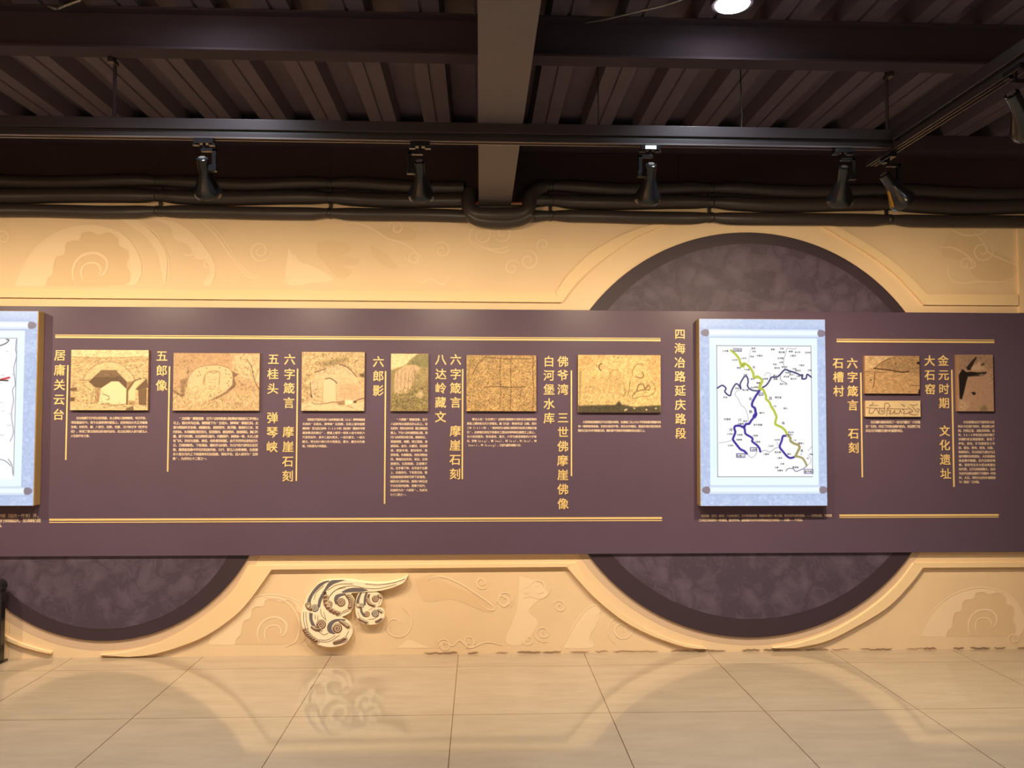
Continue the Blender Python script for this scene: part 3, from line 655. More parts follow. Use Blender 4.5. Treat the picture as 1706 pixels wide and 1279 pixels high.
p.line([(1090, 240), (1140, 320), (1160, 400), (1180, 480), (1220, 560)], DK, 1.4, .6)
for a in ((1140, 320, 1200, 240), (1160, 380, 1080, 330), (1100, 260, 1020, 230), (1180, 460, 1222, 330), (1140, 330, 1190, 290), (1090, 330, 1010, 340), (1150, 420, 1060, 400)): p.line([a[:2], a[2:]], DK, .7, .4)
for k in range(26):
    x = 320+RNG.random()*880; y = 620+RNG.random()*150; p.line([(x, y), (x+RNG.normal()*12, y-40-RNG.random()*50)], LO, .6, .45)
p.poly([(305, 560), (360, 590), (430, 640), (400, 640), (330, 610)], DK, .4)
p.strokes(420, (310, 560, 1230, 790), 6, -85, 22, .66, 1.1, 5); p.strokes(150, (940, 190, 1225, 600), 7, -60, 45, .68, 1.05, 6); p.strokes(140, (320, 260, 520, 640), 5, -80, 30, .62, 1.05, 7); p.strokes(150, (470, 320, 940, 660), 4, 40, 60, .8, 1.1, 8)
photo(p, 'sepia photograph of a rounded cliff carved with a seated figure beside a bare tree')
# 3 domed rock
p = Paint(503, 585.8, 606.8, 684.4, RS, (232, 180, 114)).use(430, 560, 6.395)
p.grain(.24, 2.2, 2.2, 4, 4)
p.poly([(640, 290), (800, 240), (940, 220), (960, 260), (850, 310), (700, 330)], (160, 128, 72), .6, 4)
p.poly([(560, 690), (560, 520), (610, 400), (700, 345), (790, 310), (870, 300), (960, 335), (1040, 430), (1090, 520), (1115, 690)], (238, 190, 128), .97, 1.2)
p.poly([(850, 520), (1080, 520), (1110, 680), (860, 660)], (226, 170, 112), .7, 5); p.grain(.06, 5, 2, 3, 8)
p.line([(605, 385), (680, 360), (720, 345)], DK, 1.6, .7); p.line([(870, 300), (950, 328), (1010, 385), (1050, 430)], DK, 1.8, .6)
p.poly([(695, 700), (690, 500), (720, 455), (760, 440), (810, 465), (832, 500), (832, 700)], (244, 198, 138)); p.line([(720, 455), (765, 447), (815, 475), (840, 500)], DK, 1.6, .8); p.line([(692, 500), (690, 700)], LO, 1, .6); p.line([(832, 500), (835, 690)], LO, 1, .6)
p.line([(560, 500), (565, 580), (575, 650)], DK, 1.4, .6); p.poly([(560, 610), (585, 640), (580, 660), (562, 640)], DK, .7)
for y, x in ((640, 620), (690, 630), (560, 620), (600, 615)): p.line([(x, y), (x+60, y+4)], LO, 1, .6)
p.poly([(460, 720), (580, 700), (850, 720), (1130, 700), (1130, 800), (460, 800)], (246, 202, 138), .85, 2)
p.line([(575, 700), (610, 722), (720, 718), (800, 700), (850, 705)], DK, 1.2, .6); p.poly([(845, 700), (920, 680), (925, 735), (850, 730)], LO, .8); p.poly([(930, 680), (1005, 680), (1005, 722), (930, 722)], (252, 218, 156))
p.poly([(1015, 690), (1050, 680), (1050, 710), (1020, 712)], DK, .8); p.line([(1055, 680), (1120, 660)], DK, 1.4, .8); p.poly([(1080, 400), (1130, 390), (1130, 440), (1090, 430)], (120, 84, 50), .8, 1.5); p.line([(960, 740), (1010, 765)], LO, 1.4, .8)
p.strokes(420, (465, 170, 1130, 400), 4, 20, 60, .58, 1.14, 9); p.strokes(260, (465, 400, 640, 700), 4, 60, 50, .6, 1.12, 10); p.strokes(140, (840, 340, 1110, 690), 5, 70, 30, .84, 1.06, 11); p.strokes(60, (465, 700, 1130, 790), 7, 0, 12, .7, 1.08, 12)
photo(p, 'sepia photograph of a domed rock with an arched niche')
# 4 narrow green cliff
p = Paint(651.3, 588.8, 713.2, 684.6, RS, (196, 158, 92)).use(600, 560, 6.395)
p.poly([(320, 180), (620, 180), (540, 240), (490, 300), (400, 340), (330, 360)], (246, 208, 138)); p.poly([(490, 300), (560, 240), (620, 195), (730, 190), (730, 330), (620, 330), (560, 300)], (172, 148, 84))
p.grain(.14, 3, 3, 4, 6)
p.poly([(360, 600), (370, 400), (470, 310), (590, 305), (640, 340), (600, 390), (560, 500), (520, 600), (430, 620)], (232, 182, 122), .95, 1.5)
for x in (400, 440, 480, 520, 560, 590): p.line([(x, 380), (x-6, 470), (x-4, 560)], (170, 128, 80), .9, .6)
p.poly([(325, 620), (500, 600), (600, 520), (730, 500), (730, 800), (325, 800)], (176, 142, 78), .85, 4); p.grain(.3, 1.6, 1.6, 3, 12, p.polymask([(325, 600), (730, 500), (730, 800), (325, 800)], 3))
p.poly([(590, 640), (620, 590), (660, 580), (680, 630), (640, 660)], (236, 192, 124), .9, 1.5); p.poly([(325, 360), (370, 370), (360, 620), (325, 640)], (176, 146, 84), .8, 2)
p.strokes(420, (325, 560, 725, 795), 3, -60, 60, .52, 1.18, 13); p.strokes(160, (360, 310, 640, 610), 6, 88, 12, .72, 1.08, 14); p.strokes(120, (560, 190, 725, 560), 4, 50, 40, .8, 1.08, 15)
photo(p, 'narrow upright photograph of a pale cliff above green bushes')
# 5 stippled inscription
p = Paint(777.3, 591.3, 893.4, 684.9, RS, (214, 158, 88)).use(760, 560, 6.395)
p.grain(.12, 9, 9, 3, 3); p.grain(.34, 1.1, 1.1, 2, 14)
for x, w in ((470, 1.3), (582, 1.2), (822, 1.4)): p.line([(x+4, 215), (x-2, 400), (x+6, 560), (x-4, 790)], (130, 84, 44), w, .6)
p.line([(300, 545), (420, 538), (560, 545), (740, 540)], (110, 68, 36), 1.2, .75); p.line([(330, 225), (560, 240), (820, 235)], (130, 84, 44), 1.4, .6)
p.line([(320, 210), (230, 300), (180, 400)], (120, 78, 40), 1.8, .5); p.line([(200, 240), (150, 300), (130, 420)], (120, 78, 40), 1.4, .4); p.dot([(345, 690), (330, 600), (340, 500), (135, 690)], (120, 76, 40), 1.3, .6)
p.poly([(115, 205), (200, 205), (130, 560), (115, 600)], (190, 150, 76), .4, 4)
p.strokes(1500, (115, 205, 848, 795), 1.8, 60, 60, .56, 1.16, 16)
photo(p, 'brown stippled photograph of an inscription divided by dark lines')
# 6 yellow carved cliff
p = Paint(962.8, 590.8, 1101, 687, RS, (246, 192, 110)).use(900, 560, 6.396)
p.poly([(400, 200), (700, 200), (560, 300), (420, 360)], (232, 166, 88), .6, 6); p.poly([(1150, 200), (1290, 200), (1290, 560), (1200, 480)], (236, 164, 88), .6, 8); p.grain(.14, 3.5, 3, 4, 7)
p.poly([(420, 420), (860, 400), (900, 620), (440, 640)], (232, 174, 98), .4, 6)
p.line([(655, 290), (630, 310), (628, 345), (650, 365)], (140, 90, 46), 2, .8); p.line([(600, 300), (602, 330)], (140, 90, 46), 1.3, .6); p.dot([(790, 215), (830, 225)], (150, 96, 50), 1.5, .5)
p.line([(985, 420), (985, 370), (1020, 310), (1070, 292), (1105, 310)], (160, 108, 54), 1.1, .8); p.line([(1020, 430), (1080, 445), (1105, 420), (1090, 380)], (150, 96, 48), 1.6, .8)
p.line([(980, 640), (1030, 580), (1050, 520), (1100, 510), (1120, 560), (1160, 520), (1170, 570), (1100, 570), (1030, 590)], (140, 90, 46), 1.5, .8)
p.line([(980, 640), (1000, 665), (1080, 640), (1160, 640), (1220, 600), (1225, 540), (1190, 480)], (160, 108, 54), 1.2, .7); p.line([(960, 480), (950, 560), (930, 640)], (150, 98, 50), 1.2, .7)
p.line([(740, 440), (760, 370), (830, 360), (850, 440), (800, 470)], (190, 134, 68), 1.2, .7); p.line([(890, 500), (905, 600), (885, 650)], (170, 116, 58), 1.1, .6); p.line([(790, 500), (800, 600)], (190, 130, 66), 1, .5); p.line([(670, 540), (690, 610)], (190, 130, 66), 1, .5)
p.grain(.12, 1.4, 1.2, 2, 17); p.line([(490, 600), (490, 550), (600, 545), (640, 600)], (190, 134, 70), 1, .5)
p.poly([(400, 745), (560, 738), (800, 735), (840, 690), (870, 730), (1000, 755), (1290, 735), (1290, 830), (400, 830)], (112, 92, 58), .95, 1.5); p.grain(.18, 2, 2, 3, 21, p.polymask([(400, 740), (1290, 740), (1290, 830), (400, 830)]))
p.dot([(920, 783), (1005, 770), (1133, 785), (905, 790), (1235, 770)], (240, 200, 140), 1.5, .9); p.poly([(415, 360), (440, 380), (425, 740), (415, 740)], (150, 120, 60), .5, 1.5)
p.strokes(330, (415, 400, 1280, 730), 7, 75, 40, .72, 1.12, 17); p.strokes(160, (415, 210, 1280, 420), 6, 30, 35, .8, 1.1, 18); p.strokes(120, (410, 690, 1285, 760), 3, 90, 40, .5, 1.05, 19)
photo(p, 'bright yellow photograph of a carved cliff above a dark ground strip')
# 7 cracked stone
p = Paint(1440.2, 592.4, 1532.6, 655.6, RS*1.1, (222, 162, 98)).use(1380, 550, 7.106)
p.poly([(425, 300), (780, 300), (640, 370), (560, 440), (425, 480)], (240, 186, 122), .8, 2); p.poly([(640, 380), (780, 310), (1090, 300), (1090, 520), (920, 500), (740, 480), (580, 455)], (200, 146, 90), .9, 2.5)
p.grain(.14, 5, 2.4, 4, 5)
p.line([(540, 450), (620, 462), (740, 475), (860, 495), (960, 490)], (104, 66, 36), 1.8, .85); p.line([(545, 460), (620, 390), (740, 330)], (130, 86, 48), 1.4, .7); p.line([(550, 500), (540, 620), (520, 690)], (120, 78, 42), 1.4, .7)
p.dot([(500, 590), (800, 398)], (110, 70, 38), 1.2, .8); p.line([(430, 490), (550, 495), (680, 500)], (150, 100, 58), 1, .6); p.line([(960, 660), (1085, 655)], (150, 96, 56), 1.2, .7); p.poly([(1055, 380), (1090, 370), (1090, 400), (1060, 400)], (70, 44, 28)); p.poly([(1075, 700), (1092, 690), (1092, 760), (1065, 745)], (70, 44, 28))
p.poly([(480, 320), (560, 310), (460, 400)], (200, 150, 92), .6); p.grain(.1, 1.4, 1.4, 2, 11)
p.strokes(160, (428, 305, 1082, 750), 6, 10, 30, .7, 1.1, 20)
photo(p, 'orange-brown photograph of a cracked stone face, above the strip of curly script')
# 8 strip of curly script
p = Paint(1441.2, 667, 1533.8, 694.2, RS*1.5, (244, 196, 132)).use(1380, 550, 7.106)
p.grain(.06, 6, 5, 3, 2); K = (116, 76, 48)
p.line([(450, 918), (560, 925), (660, 925)], K, .9, .9); p.line([(485, 895), (590, 890)], K, .8, .8); p.line([(520, 850), (530, 875), (490, 890)], K, .8, .8); p.line([(490, 930), (480, 975), (520, 985), (560, 930), (600, 990)], K, .9, .85)
p.line([(610, 930), (600, 990), (660, 985), (665, 925)], K, .9, .85); p.line([(625, 945), (650, 960), (620, 970)], K, .8, .8); p.line([(665, 925), (670, 870), (710, 865), (730, 900), (700, 925), (690, 1010)], K, .9, .85)
p.line([(700, 930), (940, 935)], K, .9, .85); p.line([(710, 950), (740, 960), (720, 990), (760, 985), (790, 950), (780, 985), (840, 985), (850, 950), (870, 985)], K, 1, .85); p.line([(880, 935), (900, 960), (890, 990), (930, 985)], K, 1, .85)
p.line([(870, 880), (905, 900)], K, 1.2, .85); p.line([(950, 920), (980, 940), (1000, 960), (960, 985), (1010, 1005), (1060, 1000)], K, 1, .85); p.line([(970, 880), (1020, 890), (1060, 875)], K, 1, .85); p.line([(1050, 930), (1080, 940), (1065, 960)], K, 1, .8); p.line([(1000, 910), (1050, 965), (1075, 975)], K, .9, .8); p.line([(970, 960), (940, 990)], K, .9, .8)
photo(p, 'pale strip photograph of curly script, under the cracked stone photograph')
# 9 dark overhang
p = Paint(1593.6, 590.5, 1656, 685, RS*1.1, (206, 150, 106)).use(1520, 550, 7.108)
p.poly([(540, 290), (960, 290), (960, 480), (740, 400), (640, 470), (540, 480)], (186, 136, 96), .8, 2); p.grain(.12, 3, 3, 4, 3)
p.poly([(640, 440), (700, 370), (760, 310), (770, 330), (730, 390), (690, 470), (650, 475)], (96, 62, 48)); p.poly([(700, 440), (760, 400), (800, 360), (850, 420), (860, 460), (720, 480)], (222, 172, 126), .8, 1.2)
p.poly([(545, 530), (590, 460), (640, 495), (700, 490), (780, 500), (880, 490), (890, 505), (830, 545), (660, 550), (640, 600), (610, 720), (580, 820), (550, 815)], (84, 56, 46)); p.poly([(790, 520), (830, 505), (850, 530), (810, 550)], (130, 110, 84)); p.dot([(830, 410), (850, 400)], (110, 74, 56), 2, .7)
p.poly([(660, 560), (900, 510), (940, 640), (960, 950), (600, 950), (580, 830), (620, 720)], (208, 152, 110), .7, 3); p.poly([(690, 735), (740, 730), (748, 760), (720, 768)], (92, 54, 42)); p.poly([(800, 920), (850, 880), (890, 930), (880, 955), (800, 955)], (150, 120, 76), .7, 2)
p.poly([(545, 820), (640, 850), (680, 900), (600, 955), (545, 955)], (224, 172, 120), .7, 2.5); p.grain(.18, 1.4, 1.4, 2, 15, p.polymask([(545, 820), (680, 860), (680, 955), (545, 955)], 2)); p.grain(.2, 2, 2, 2, 4, p.polymask([(900, 500), (970, 500), (970, 720), (930, 700)], 3))
p.strokes(120, (545, 295, 960, 950), 4, 40, 60, .75, 1.12, 21)
photo(p, 'dim reddish photograph of a dark rock overhang, last on the right')

# ------------------------------------------------------------------ lit maps
LBT = .08
def base_map(L, Tp, R, B, res):
    p = Paint(L, Tp, R, B, res, (192, 206, 238)); n = p.noise(9, 9, 4, 5); p.a += ((np.abs(n-.5)*4)[..., None]-.6)*np.array([16, 13, 8]); n2 = p.noise(3, 3, 2, 8); p.a += (n2-.5)[..., None]*22
    p.rect(L, Tp, R, Tp+12, (204, 216, 240), .5, 3)
    return p
def scroll(p, x0, x1, yt, yb, paper):
    px0, px1, py0, py1 = paper
    p.rect(px0, py0, px1, py1, (236, 250, 252)); 
    for y in (yt, yb):
        p.rect(x0-1, y-7.5, x1+1, y+8.5, (176, 186, 222), .6, 1.5); p.rect(x0, y-6.5, x1, y+6.5, (214, 228, 246)); p.rect(x0, y-4, x1, y+3, (240, 252, 254), 1, 1.6)
        for cx, s in ((x0, -1), (x1, 1)):
            p.poly([(cx, y-6), (cx+s*6, y-6), (cx+s*10.5, y-3.5), (cx+s*12, y), (cx+s*10.5, y+3.5), (cx+s*6, y+6), (cx, y+6), (cx-s*1.8, y+3), (cx-s*2.4, y), (cx-s*1.8, y-3)], (140, 128, 140))
def light_box(p, label, cap_l=None):
    y = -BT-LBT; a = onY(p.L, p.T, y); b = onY(p.R, p.B, y)
    r = empty('light_box', ((a[0]+b[0])/2, -BT, b[2]), label, 'light box', 'lit scroll maps in shallow cases')
    child(MB().box(a[0]-.003, b[0]+.003, y+.002, -BT, b[2]-.003, a[2]+.003), 'case', M['case'], r, bevel=.006)
    print_mesh('lit_map', p, a[0], b[0], b[2], a[2], y-.0005, M['lit'], lambda c: srgb(c)*1.02, r)
    return r, y
p = base_map(1165.3, 531, 1378.2, 842, 1.5)
scroll(p, 1179.5, 1367.5, 554.5, 816, (1182, 1364.5, 562, 809))
p.rect(1194, 576, 1354, 794, (254, 254, 255)); p.rect(1187, 572, 1190, 780, (214, 246, 246), .5, 1.5)
G = (88, 88, 104)
for a in (((1194, 576), (1354, 576)), ((1194.3, 576), (1194.3, 794)), ((1194, 794), (1354, 794)), ((1354, 576), (1354, 790))): p.line(list(a), G, 1., .8, .4)
YG, OL, PU, NV = (186, 196, 72), (166, 156, 104), (58, 42, 150), (48, 48, 104)
p.use(1180, 570, 8.979)
for pts, c, w in (([(490, 710), (420, 740), (400, 790), (440, 840), (490, 940), (550, 990), (580, 1070), (595, 1140), (600, 1210)], (120, 120, 120), .7), ([(1160, 400), (1140, 290), (1180, 150), (1200, 90), (1290, 100), (1340, 85)], (90, 90, 110), .7),
                  ([(650, 100), (615, 240), (605, 300)], (150, 150, 150), .6), ([(1090, 500), (1100, 570), (1180, 610)], (60, 60, 70), .9), ([(850, 500), (890, 460), (940, 470), (930, 540)], (130, 130, 140), .7)): p.line(pts, c, w, .9, .4)
p.line([(135, 690), (200, 650), (240, 665), (265, 700), (245, 740), (290, 790), (330, 800), (345, 740), (380, 670), (420, 625), (460, 650), (490, 700), (480, 630), (520, 550), (555, 510), (590, 530), (600, 600), (590, 650), (620, 700), (680, 725), (760, 730)], NV, 2.4)
p.line([(820, 680), (880, 640), (930, 570), (960, 525), (1040, 520), (1090, 480), (1160, 410), (1230, 430), (1330, 460), (1390, 490), (1430, 490), (1420, 545), (1480, 540), (1500, 480), (1560, 520)], NV, 2.6)
p.line([(345, 125), (400, 170), (460, 240), (490, 330), (505, 365), (545, 325), (600, 350), (650, 410), (680, 470), (690, 530), (740, 515), (790, 545), (815, 590), (780, 640), (770, 700), (820, 705), (850, 760), (870, 810), (870, 850), (920, 900), (950, 970), (985, 1020), (1010, 1077), (1025, 1120), (1005, 1220), (1050, 1250), (1110, 1280), (1160, 1330), (1180, 1380)], YG, 4.0)
p.line([(770, 620), (800, 600), (800, 700)], YG, 2.9, .6); p.poly([(480, 310), (560, 300), (550, 380), (490, 385)], YG, .9); p.poly([(670, 510), (760, 510), (740, 550), (680, 545)], YG, .8); p.poly([(760, 680), (830, 690), (820, 720), (760, 725)], YG, .9); p.dot([(540, 332), (515, 350)], (60, 80, 40), .8)
p.line([(770, 730), (740, 770), (700, 830), (660, 910), (660, 960), (700, 990), (710, 1050)], PU, 3.8)
p.use(1180, 680, 8.979)
p.line([(700, 10), (705, 50), (720, 90), (690, 130), (640, 190), (610, 235), (560, 240), (530, 290), (470, 265), (400, 270), (385, 310), (400, 360), (370, 440), (365, 475), (420, 550), (475, 615), (530, 640), (570, 680)], PU, 3.7); p.dot([(705, 100), (690, 125)], PU, 3.3)
p.line([(530, 270), (545, 330), (555, 385), (630, 430), (660, 460), (655, 500), (720, 550), (760, 600), (775, 650)], PU, 3.5)
p.line([(1160, 415), (1120, 420), (1100, 490), (1070, 580), (1120, 650), (1180, 720), (1230, 745), (1290, 730)], PU, 3.5)
p.line([(1180, 400), (1230, 440), (1235, 490), (1290, 530), (1350, 550), (1370, 590), (1340, 650), (1305, 720)], OL, 4.2); p.line([(1305, 720), (1370, 730), (1415, 750), (1450, 800), (1475, 855)], OL, 3.5)
for pts, w in (([(150, 520), (260, 505), (360, 480)], .6), ([(570, 680), (640, 740), (700, 700), (725, 650)], .7), ([(790, 650), (850, 630), (920, 655), (1000, 600), (1060, 590)], .9), ([(1500, 640), (1565, 565)], .6), ([(1025, 510), (1050, 570)], .6), ([(1480, 850), (1530, 820), (1535, 750), (1500, 700)], .6)): p.line(pts, (110, 110, 116), w, .9, .4)
p.line([(1160, 940), (1190, 905), (1270, 905), (1310, 945), (1420, 905), (1470, 870)], (70, 70, 110), 1.1)
for x0, y0, x1, y1 in ((380, 95-1110+125, 505, 150-1110+125),): pass
def framebox(x0, y0, x1, y1, c=(70, 70, 130), w=.9): p.line([(x0, y0), (x1, y0), (x1, y1), (x0, y1), (x0, y0)], c, w, .95, .4, False)
framebox(625, 590, 722, 642, w=1.2); framebox(415, 680, 540, 735, w=1.3); framebox(1435, 915, 1570, 975, w=1.1)
p.use(1180, 570, 8.979); framebox(380, 95, 505, 140); framebox(760, 760, 825, 800)
r, ymap = light_box(p, 'lit scroll map with green and purple river routes, in front of the large medallion')
LAB = []
for s, x, y, sz in (('土木堡', 255, 130, 3.2), ('四海冶', 440, 118, 3.6), ('南湾', 675, 92, 3), ('永安', 685, 138, 3), ('西沟', 655, 215, 3), ('井家庄', 770, 202, 3.2), ('香营', 965, 108, 3), ('古城', 1098, 95, 3), ('黑龙潭', 1098, 150, 3.2), ('靳家', 1235, 138, 3.2), ('宝山寺', 1335, 150, 3), ('后河村', 1490, 155, 3), ('三道河', 1265, 202, 3.2), ('白河堡', 1080, 240, 3.2), ('石窑', 1090, 300, 3),
                    ('大庄科', 395, 265, 3), ('上水沟', 525, 240, 3), ('营城', 455, 383, 3), ('下水磨', 575, 410, 3), ('沙梁', 555, 487, 3), ('二道河', 650, 550, 3), ('暖泉', 750, 608, 3), ('龙庆', 655, 680, 3), ('黑峪', 715, 672, 3), ('张山营', 555, 713, 3.4), ('西湖', 430, 690, 3), ('怀来', 255, 825, 3.2), ('永宁', 790, 782, 3.2), ('刘斌堡', 855, 548, 3), ('千家店', 1395, 345, 3), ('花盆', 995, 330, 3), ('周四沟', 1030, 385, 3), ('黑汉岭', 1140, 370, 3), ('四海', 1290, 398, 3), ('菜食河', 1340, 425, 3), ('珍珠泉', 1195, 455, 3), ('南天门', 1255, 485, 3), ('西沟里', 1170, 515, 3), ('椴木沟', 1275, 547, 3), ('石窑沟', 1360, 508, 3), ('前山', 1000, 495, 3), ('营盘', 1005, 550, 3.2), ('海字口村', 1125, 625, 3), ('汉家', 1515, 420, 3), ('黄花城', 1045, 825, 3.4), ('上沟', 990, 957, 3), ('南山', 1155, 988, 3.2)):
    LAB.append((s, 1180+x/8.979, 570+y/8.979, sz))
for s, x, y, sz in (('北', 630, 848-990, 5), ('边', 930, 838-990, 5), ('妫', 635, 50, 5), ('川', 472, 172, 5), ('河', 338, 322, 5), ('四', 683, 375-990, 4), ('沟', 1120, 222, 4.6), ('关', 1400, 635, 4.6),
                    ('岔道城', 283, 163, 3.4), ('延庆', 553, 192, 3.2), ('大榆树', 485, 232, 3.2), ('永宁西路', 742, 248, 3.4), ('小浮坨', 325, 385, 3), ('五里营', 470, 397, 3), ('上阪泉', 700, 408, 3), ('张家营', 462, 470, 3), ('下阪泉', 735, 502, 3), ('大浮坨', 333, 558, 3), ('八达岭', 676, 615, 3.4), ('岔道口', 478, 708, 3.6), ('二道关', 862, 685, 3.4), ('西水峪', 1040, 657, 3.4), ('三岔村', 933, 565, 3), ('大庄科', 1030, 472, 3), ('里长沟', 1235, 360, 3), ('慈母川', 1230, 395, 2.6), ('二沟', 1290, 478, 2.6), ('撞道口', 1390, 523, 3), ('黄花', 1210, 685, 3), ('二道沟', 1062, 743, 3), ('水泉', 1108, 830, 3), ('九渡', 1020, 885, 3), ('长陵关', 1075, 930, 3), ('黄泉峪', 1305, 883, 3.2), ('昌平城', 1495, 947, 3.8), ('怀柔', 1540, 688, 2.8), ('村', 1490, 748, 3), ('海', 780, 70, 3), ('三义村', 800, 68, 2.8), ('口', 1390, 685, 2.8)):
    LAB.append((s, 1180+x/8.979, 680+y/8.979, sz))
load_glyphs(''.join(s for s, *_ in LAB), 0.)
mb = MB()
for s, x, y, sz in LAB:
    sc = sz*1.12/258*.975; c = onY(x, y, ymap-.001)
    for k, ch in enumerate(s): put(mb, ch, c[0]+(k-(len(s)-1)/2)*sc, c[2], sc, ymap-.001, 0., bold=.028)
child(mb, 'place_names', M['mapink'], r)

wl = onY(59.2, 517, -BT-LBT)[0]; xl = wl-(onY(1378.2, 531, -BT-LBT)[0]-onY(1165.3, 531, -BT-LBT)[0])
class _M: pass
p = base_map(-158, 517, 55.2, 842, 1.3)      # its own flat layout; only the right fifth shows
scroll(p, -146, 42, 541, 818, (-143, 35.5, 550, 812)); p.rect(-130, 563, 23, 798, (252, 253, 255))
for a in (((23, 563), (23, 793)), ((-130, 563), (23, 563)), ((-130, 563), (-130, 793))): p.line(list(a), G, 1., .7, .4)
p.line([(-120, 640), (-70, 612), (-30, 640), (0, 632), (12, 629)], (210, 70, 76), 3.4); p.line([(-10, 633), (10, 634)], (60, 50, 50), 2.2)
p.line([(-6, 576), (0, 574), (6, 571), (10, 566), (6, 565)], (80, 80, 90), 1.8); p.line([(14, 765), (20, 775), (22, 790)], (120, 124, 140), 1.2); p.line([(-12, 764), (4, 766), (12, 770), (18, 776)], (120, 124, 140), 1.2)
p.line([(-100, 590), (-60, 660), (-90, 720), (-40, 760), (-10, 750)], (110, 100, 160), 1.2)
p.line([(22, 565), (21, 582), (23, 592), (19, 615), (22, 640), (18, 650), (20, 668), (17, 690), (21, 720), (16, 735)], (130, 128, 170), 1.1)
for k in range(95):
    x = -120+RNG.random()*138; y = 578+RNG.random()*160; w = 2+RNG.random()*5
    for q in np.arange(0, w, 1.7): p.dot([(x+q, y+RNG.normal()*.3)], (110, 108, 124), .55, .55)
light_box(p, 'lit scroll map with a red route line, cut off by the left edge')

# ------------------------------------------------------------------ carved cloud ornament
C = crop(490, 940, 8.124); CY = -.045
r = empty('cloud_relief', tuple(onY(570, 1020, 0)), 'carved cream and brown cloud ornament with a long tail, low on the tan wall', 'ornament')
big = C([(1540, 155), (1470, 195), (1400, 218), (1250, 245), (1100, 250), (950, 240), (800, 218), (650, 208), (500, 213), (400, 230), (320, 270), (230, 360), (170, 440), (130, 540), (102, 640), (90, 720), (100, 800), (130, 900), (170, 970), (230, 1030), (310, 1080), (400, 1110), (500, 1120), (600, 1105), (690, 1070), (750, 1010), (790, 920), (780, 850), (740, 790), (690, 745), (650, 712), (700, 690), (760, 650), (800, 580), (815, 500), (795, 440), (770, 395), (860, 382), (1000, 372), (1150, 360), (1300, 325), (1400, 290), (1490, 240)])
small = C([(880, 370), (845, 450), (828, 550), (832, 650), (862, 730), (920, 790), (990, 815), (1080, 815), (1150, 795), (1205, 750), (1225, 690), (1212, 630), (1170, 592), (1125, 577), (1170, 550), (1192, 490), (1187, 430), (1150, 392), (1090, 365), (980, 360)])
for q, d, nm in ((small, .005, 'small_cloud'), (big, 0., 'large_cloud')):
    P = spline(wall_xz(q+[q[0]], CY+d), 5)[:-1]
    o = child(MB().prism([tuple(v) for v in P], CY+d, -.001), nm, M['cream'], r, bevel=.0015)
def rel(mb, pts, w, d=0., n=6): mb.ribbon(spline(wall_xz(C(pts), CY+d), n), w*1.35, CY+d-.0012, 0)
LG = .003/2.1
# stripes
def crescent(A, B, m, d, nm):
    a = resample(spline(wall_xz(C(A), CY+d), 6), 24); b = resample(spline(wall_xz(C(B), CY+d), 6), 24); y = CY+d-.0009
    child(MB().add([(p[0], y, p[1]) for p in a]+[(p[0], y, p[1]) for p in b], [(i, i+1, 25+i, 24+i) for i in range(23)]), nm, m, r)
crescent([(480, 213), (400, 230), (320, 275), (240, 370), (190, 460), (165, 560)], [(470, 232), (420, 255), (340, 320), (270, 400), (230, 480), (222, 560)], M['greybrown'], 0, 'grey_stripe')
crescent([(690, 208), (600, 209), (490, 222), (420, 320), (370, 400), (330, 480), (315, 590)], [(690, 212), (600, 240), (510, 280), (440, 350), (400, 430), (370, 500), (350, 580)], M['greybrown'], 0, 'grey_stripe')
crescent([(205, 650), (208, 740), (240, 830), (300, 900), (380, 905)], [(252, 660), (250, 740), (280, 810), (320, 860), (370, 870)], M['greybrown'], 0, 'grey_stripe')
crescent([(640, 370), (720, 330), (820, 314), (920, 322), (1000, 345)], [(660, 385), (740, 378), (820, 372), (920, 368), (1000, 350)], M['greybrown'], 0, 'grey_stripe')
crescent([(700, 745), (640, 735), (540, 745), (470, 790), (445, 860), (470, 920), (540, 945)], [(690, 760), (640, 760), (560, 780), (520, 820), (510, 870), (530, 910), (560, 935)], M['greybrown'], 0, 'grey_stripe')
crescent([(700, 390), (620, 395), (560, 420), (540, 480), (560, 540)], [(700, 420), (650, 425), (610, 445), (590, 480), (595, 540)], M['greybrown'], 0, 'grey_stripe')
crescent([(410, 370), (395, 450), (400, 540), (440, 610)], [(440, 370), (440, 450), (455, 520), (480, 580)], M['brown'], 0, 'brown_stripe')
crescent([(900, 372), (860, 440), (840, 520), (850, 570)], [(925, 372), (895, 440), (880, 510), (885, 560)], M['greybrown'], .005, 'grey_stripe')
crescent([(975, 365), (950, 430), (940, 500), (945, 560)], [(1000, 365), (985, 430), (972, 500), (968, 550)], M['greybrown'], .005, 'grey_stripe')
crescent([(1000, 400), (985, 470), (1010, 540), (1060, 575)], [(1030, 400), (1020, 460), (1045, 520), (1080, 555)], M['brown'], .005, 'brown_stripe')
crescent([(890, 590), (900, 650), (940, 705), (990, 712)], [(918, 590), (930, 640), (955, 670), (985, 680)], M['greybrown'], .005, 'grey_stripe')
def spiral(cx, cy, R, turns, d, m, st=3.4):
    mb = MB(); y = CY+d-.0012
    q = wall_xz(C([(cx+R*math.cos(t), cy+R*math.sin(t)) for t in np.linspace(0, 2*math.pi, 33)[:-1]]), CY+d)
    mb.add([(u, y, v) for u, v in q], [tuple(range(32))], 0)
    t = np.linspace(0, 1, 44); a = st+turns*2*math.pi*t; rr = R*(.86-t*.74)
    mb.ribbon(wall_xz(C([(cx+w*math.cos(k), cy+w*math.sin(k)) for w, k in zip(rr, a)]), CY+d), .0030 if R > 48 else .0022, y-.0004, 1)
    child(mb, 'spiral', [m, M['cream']], r)
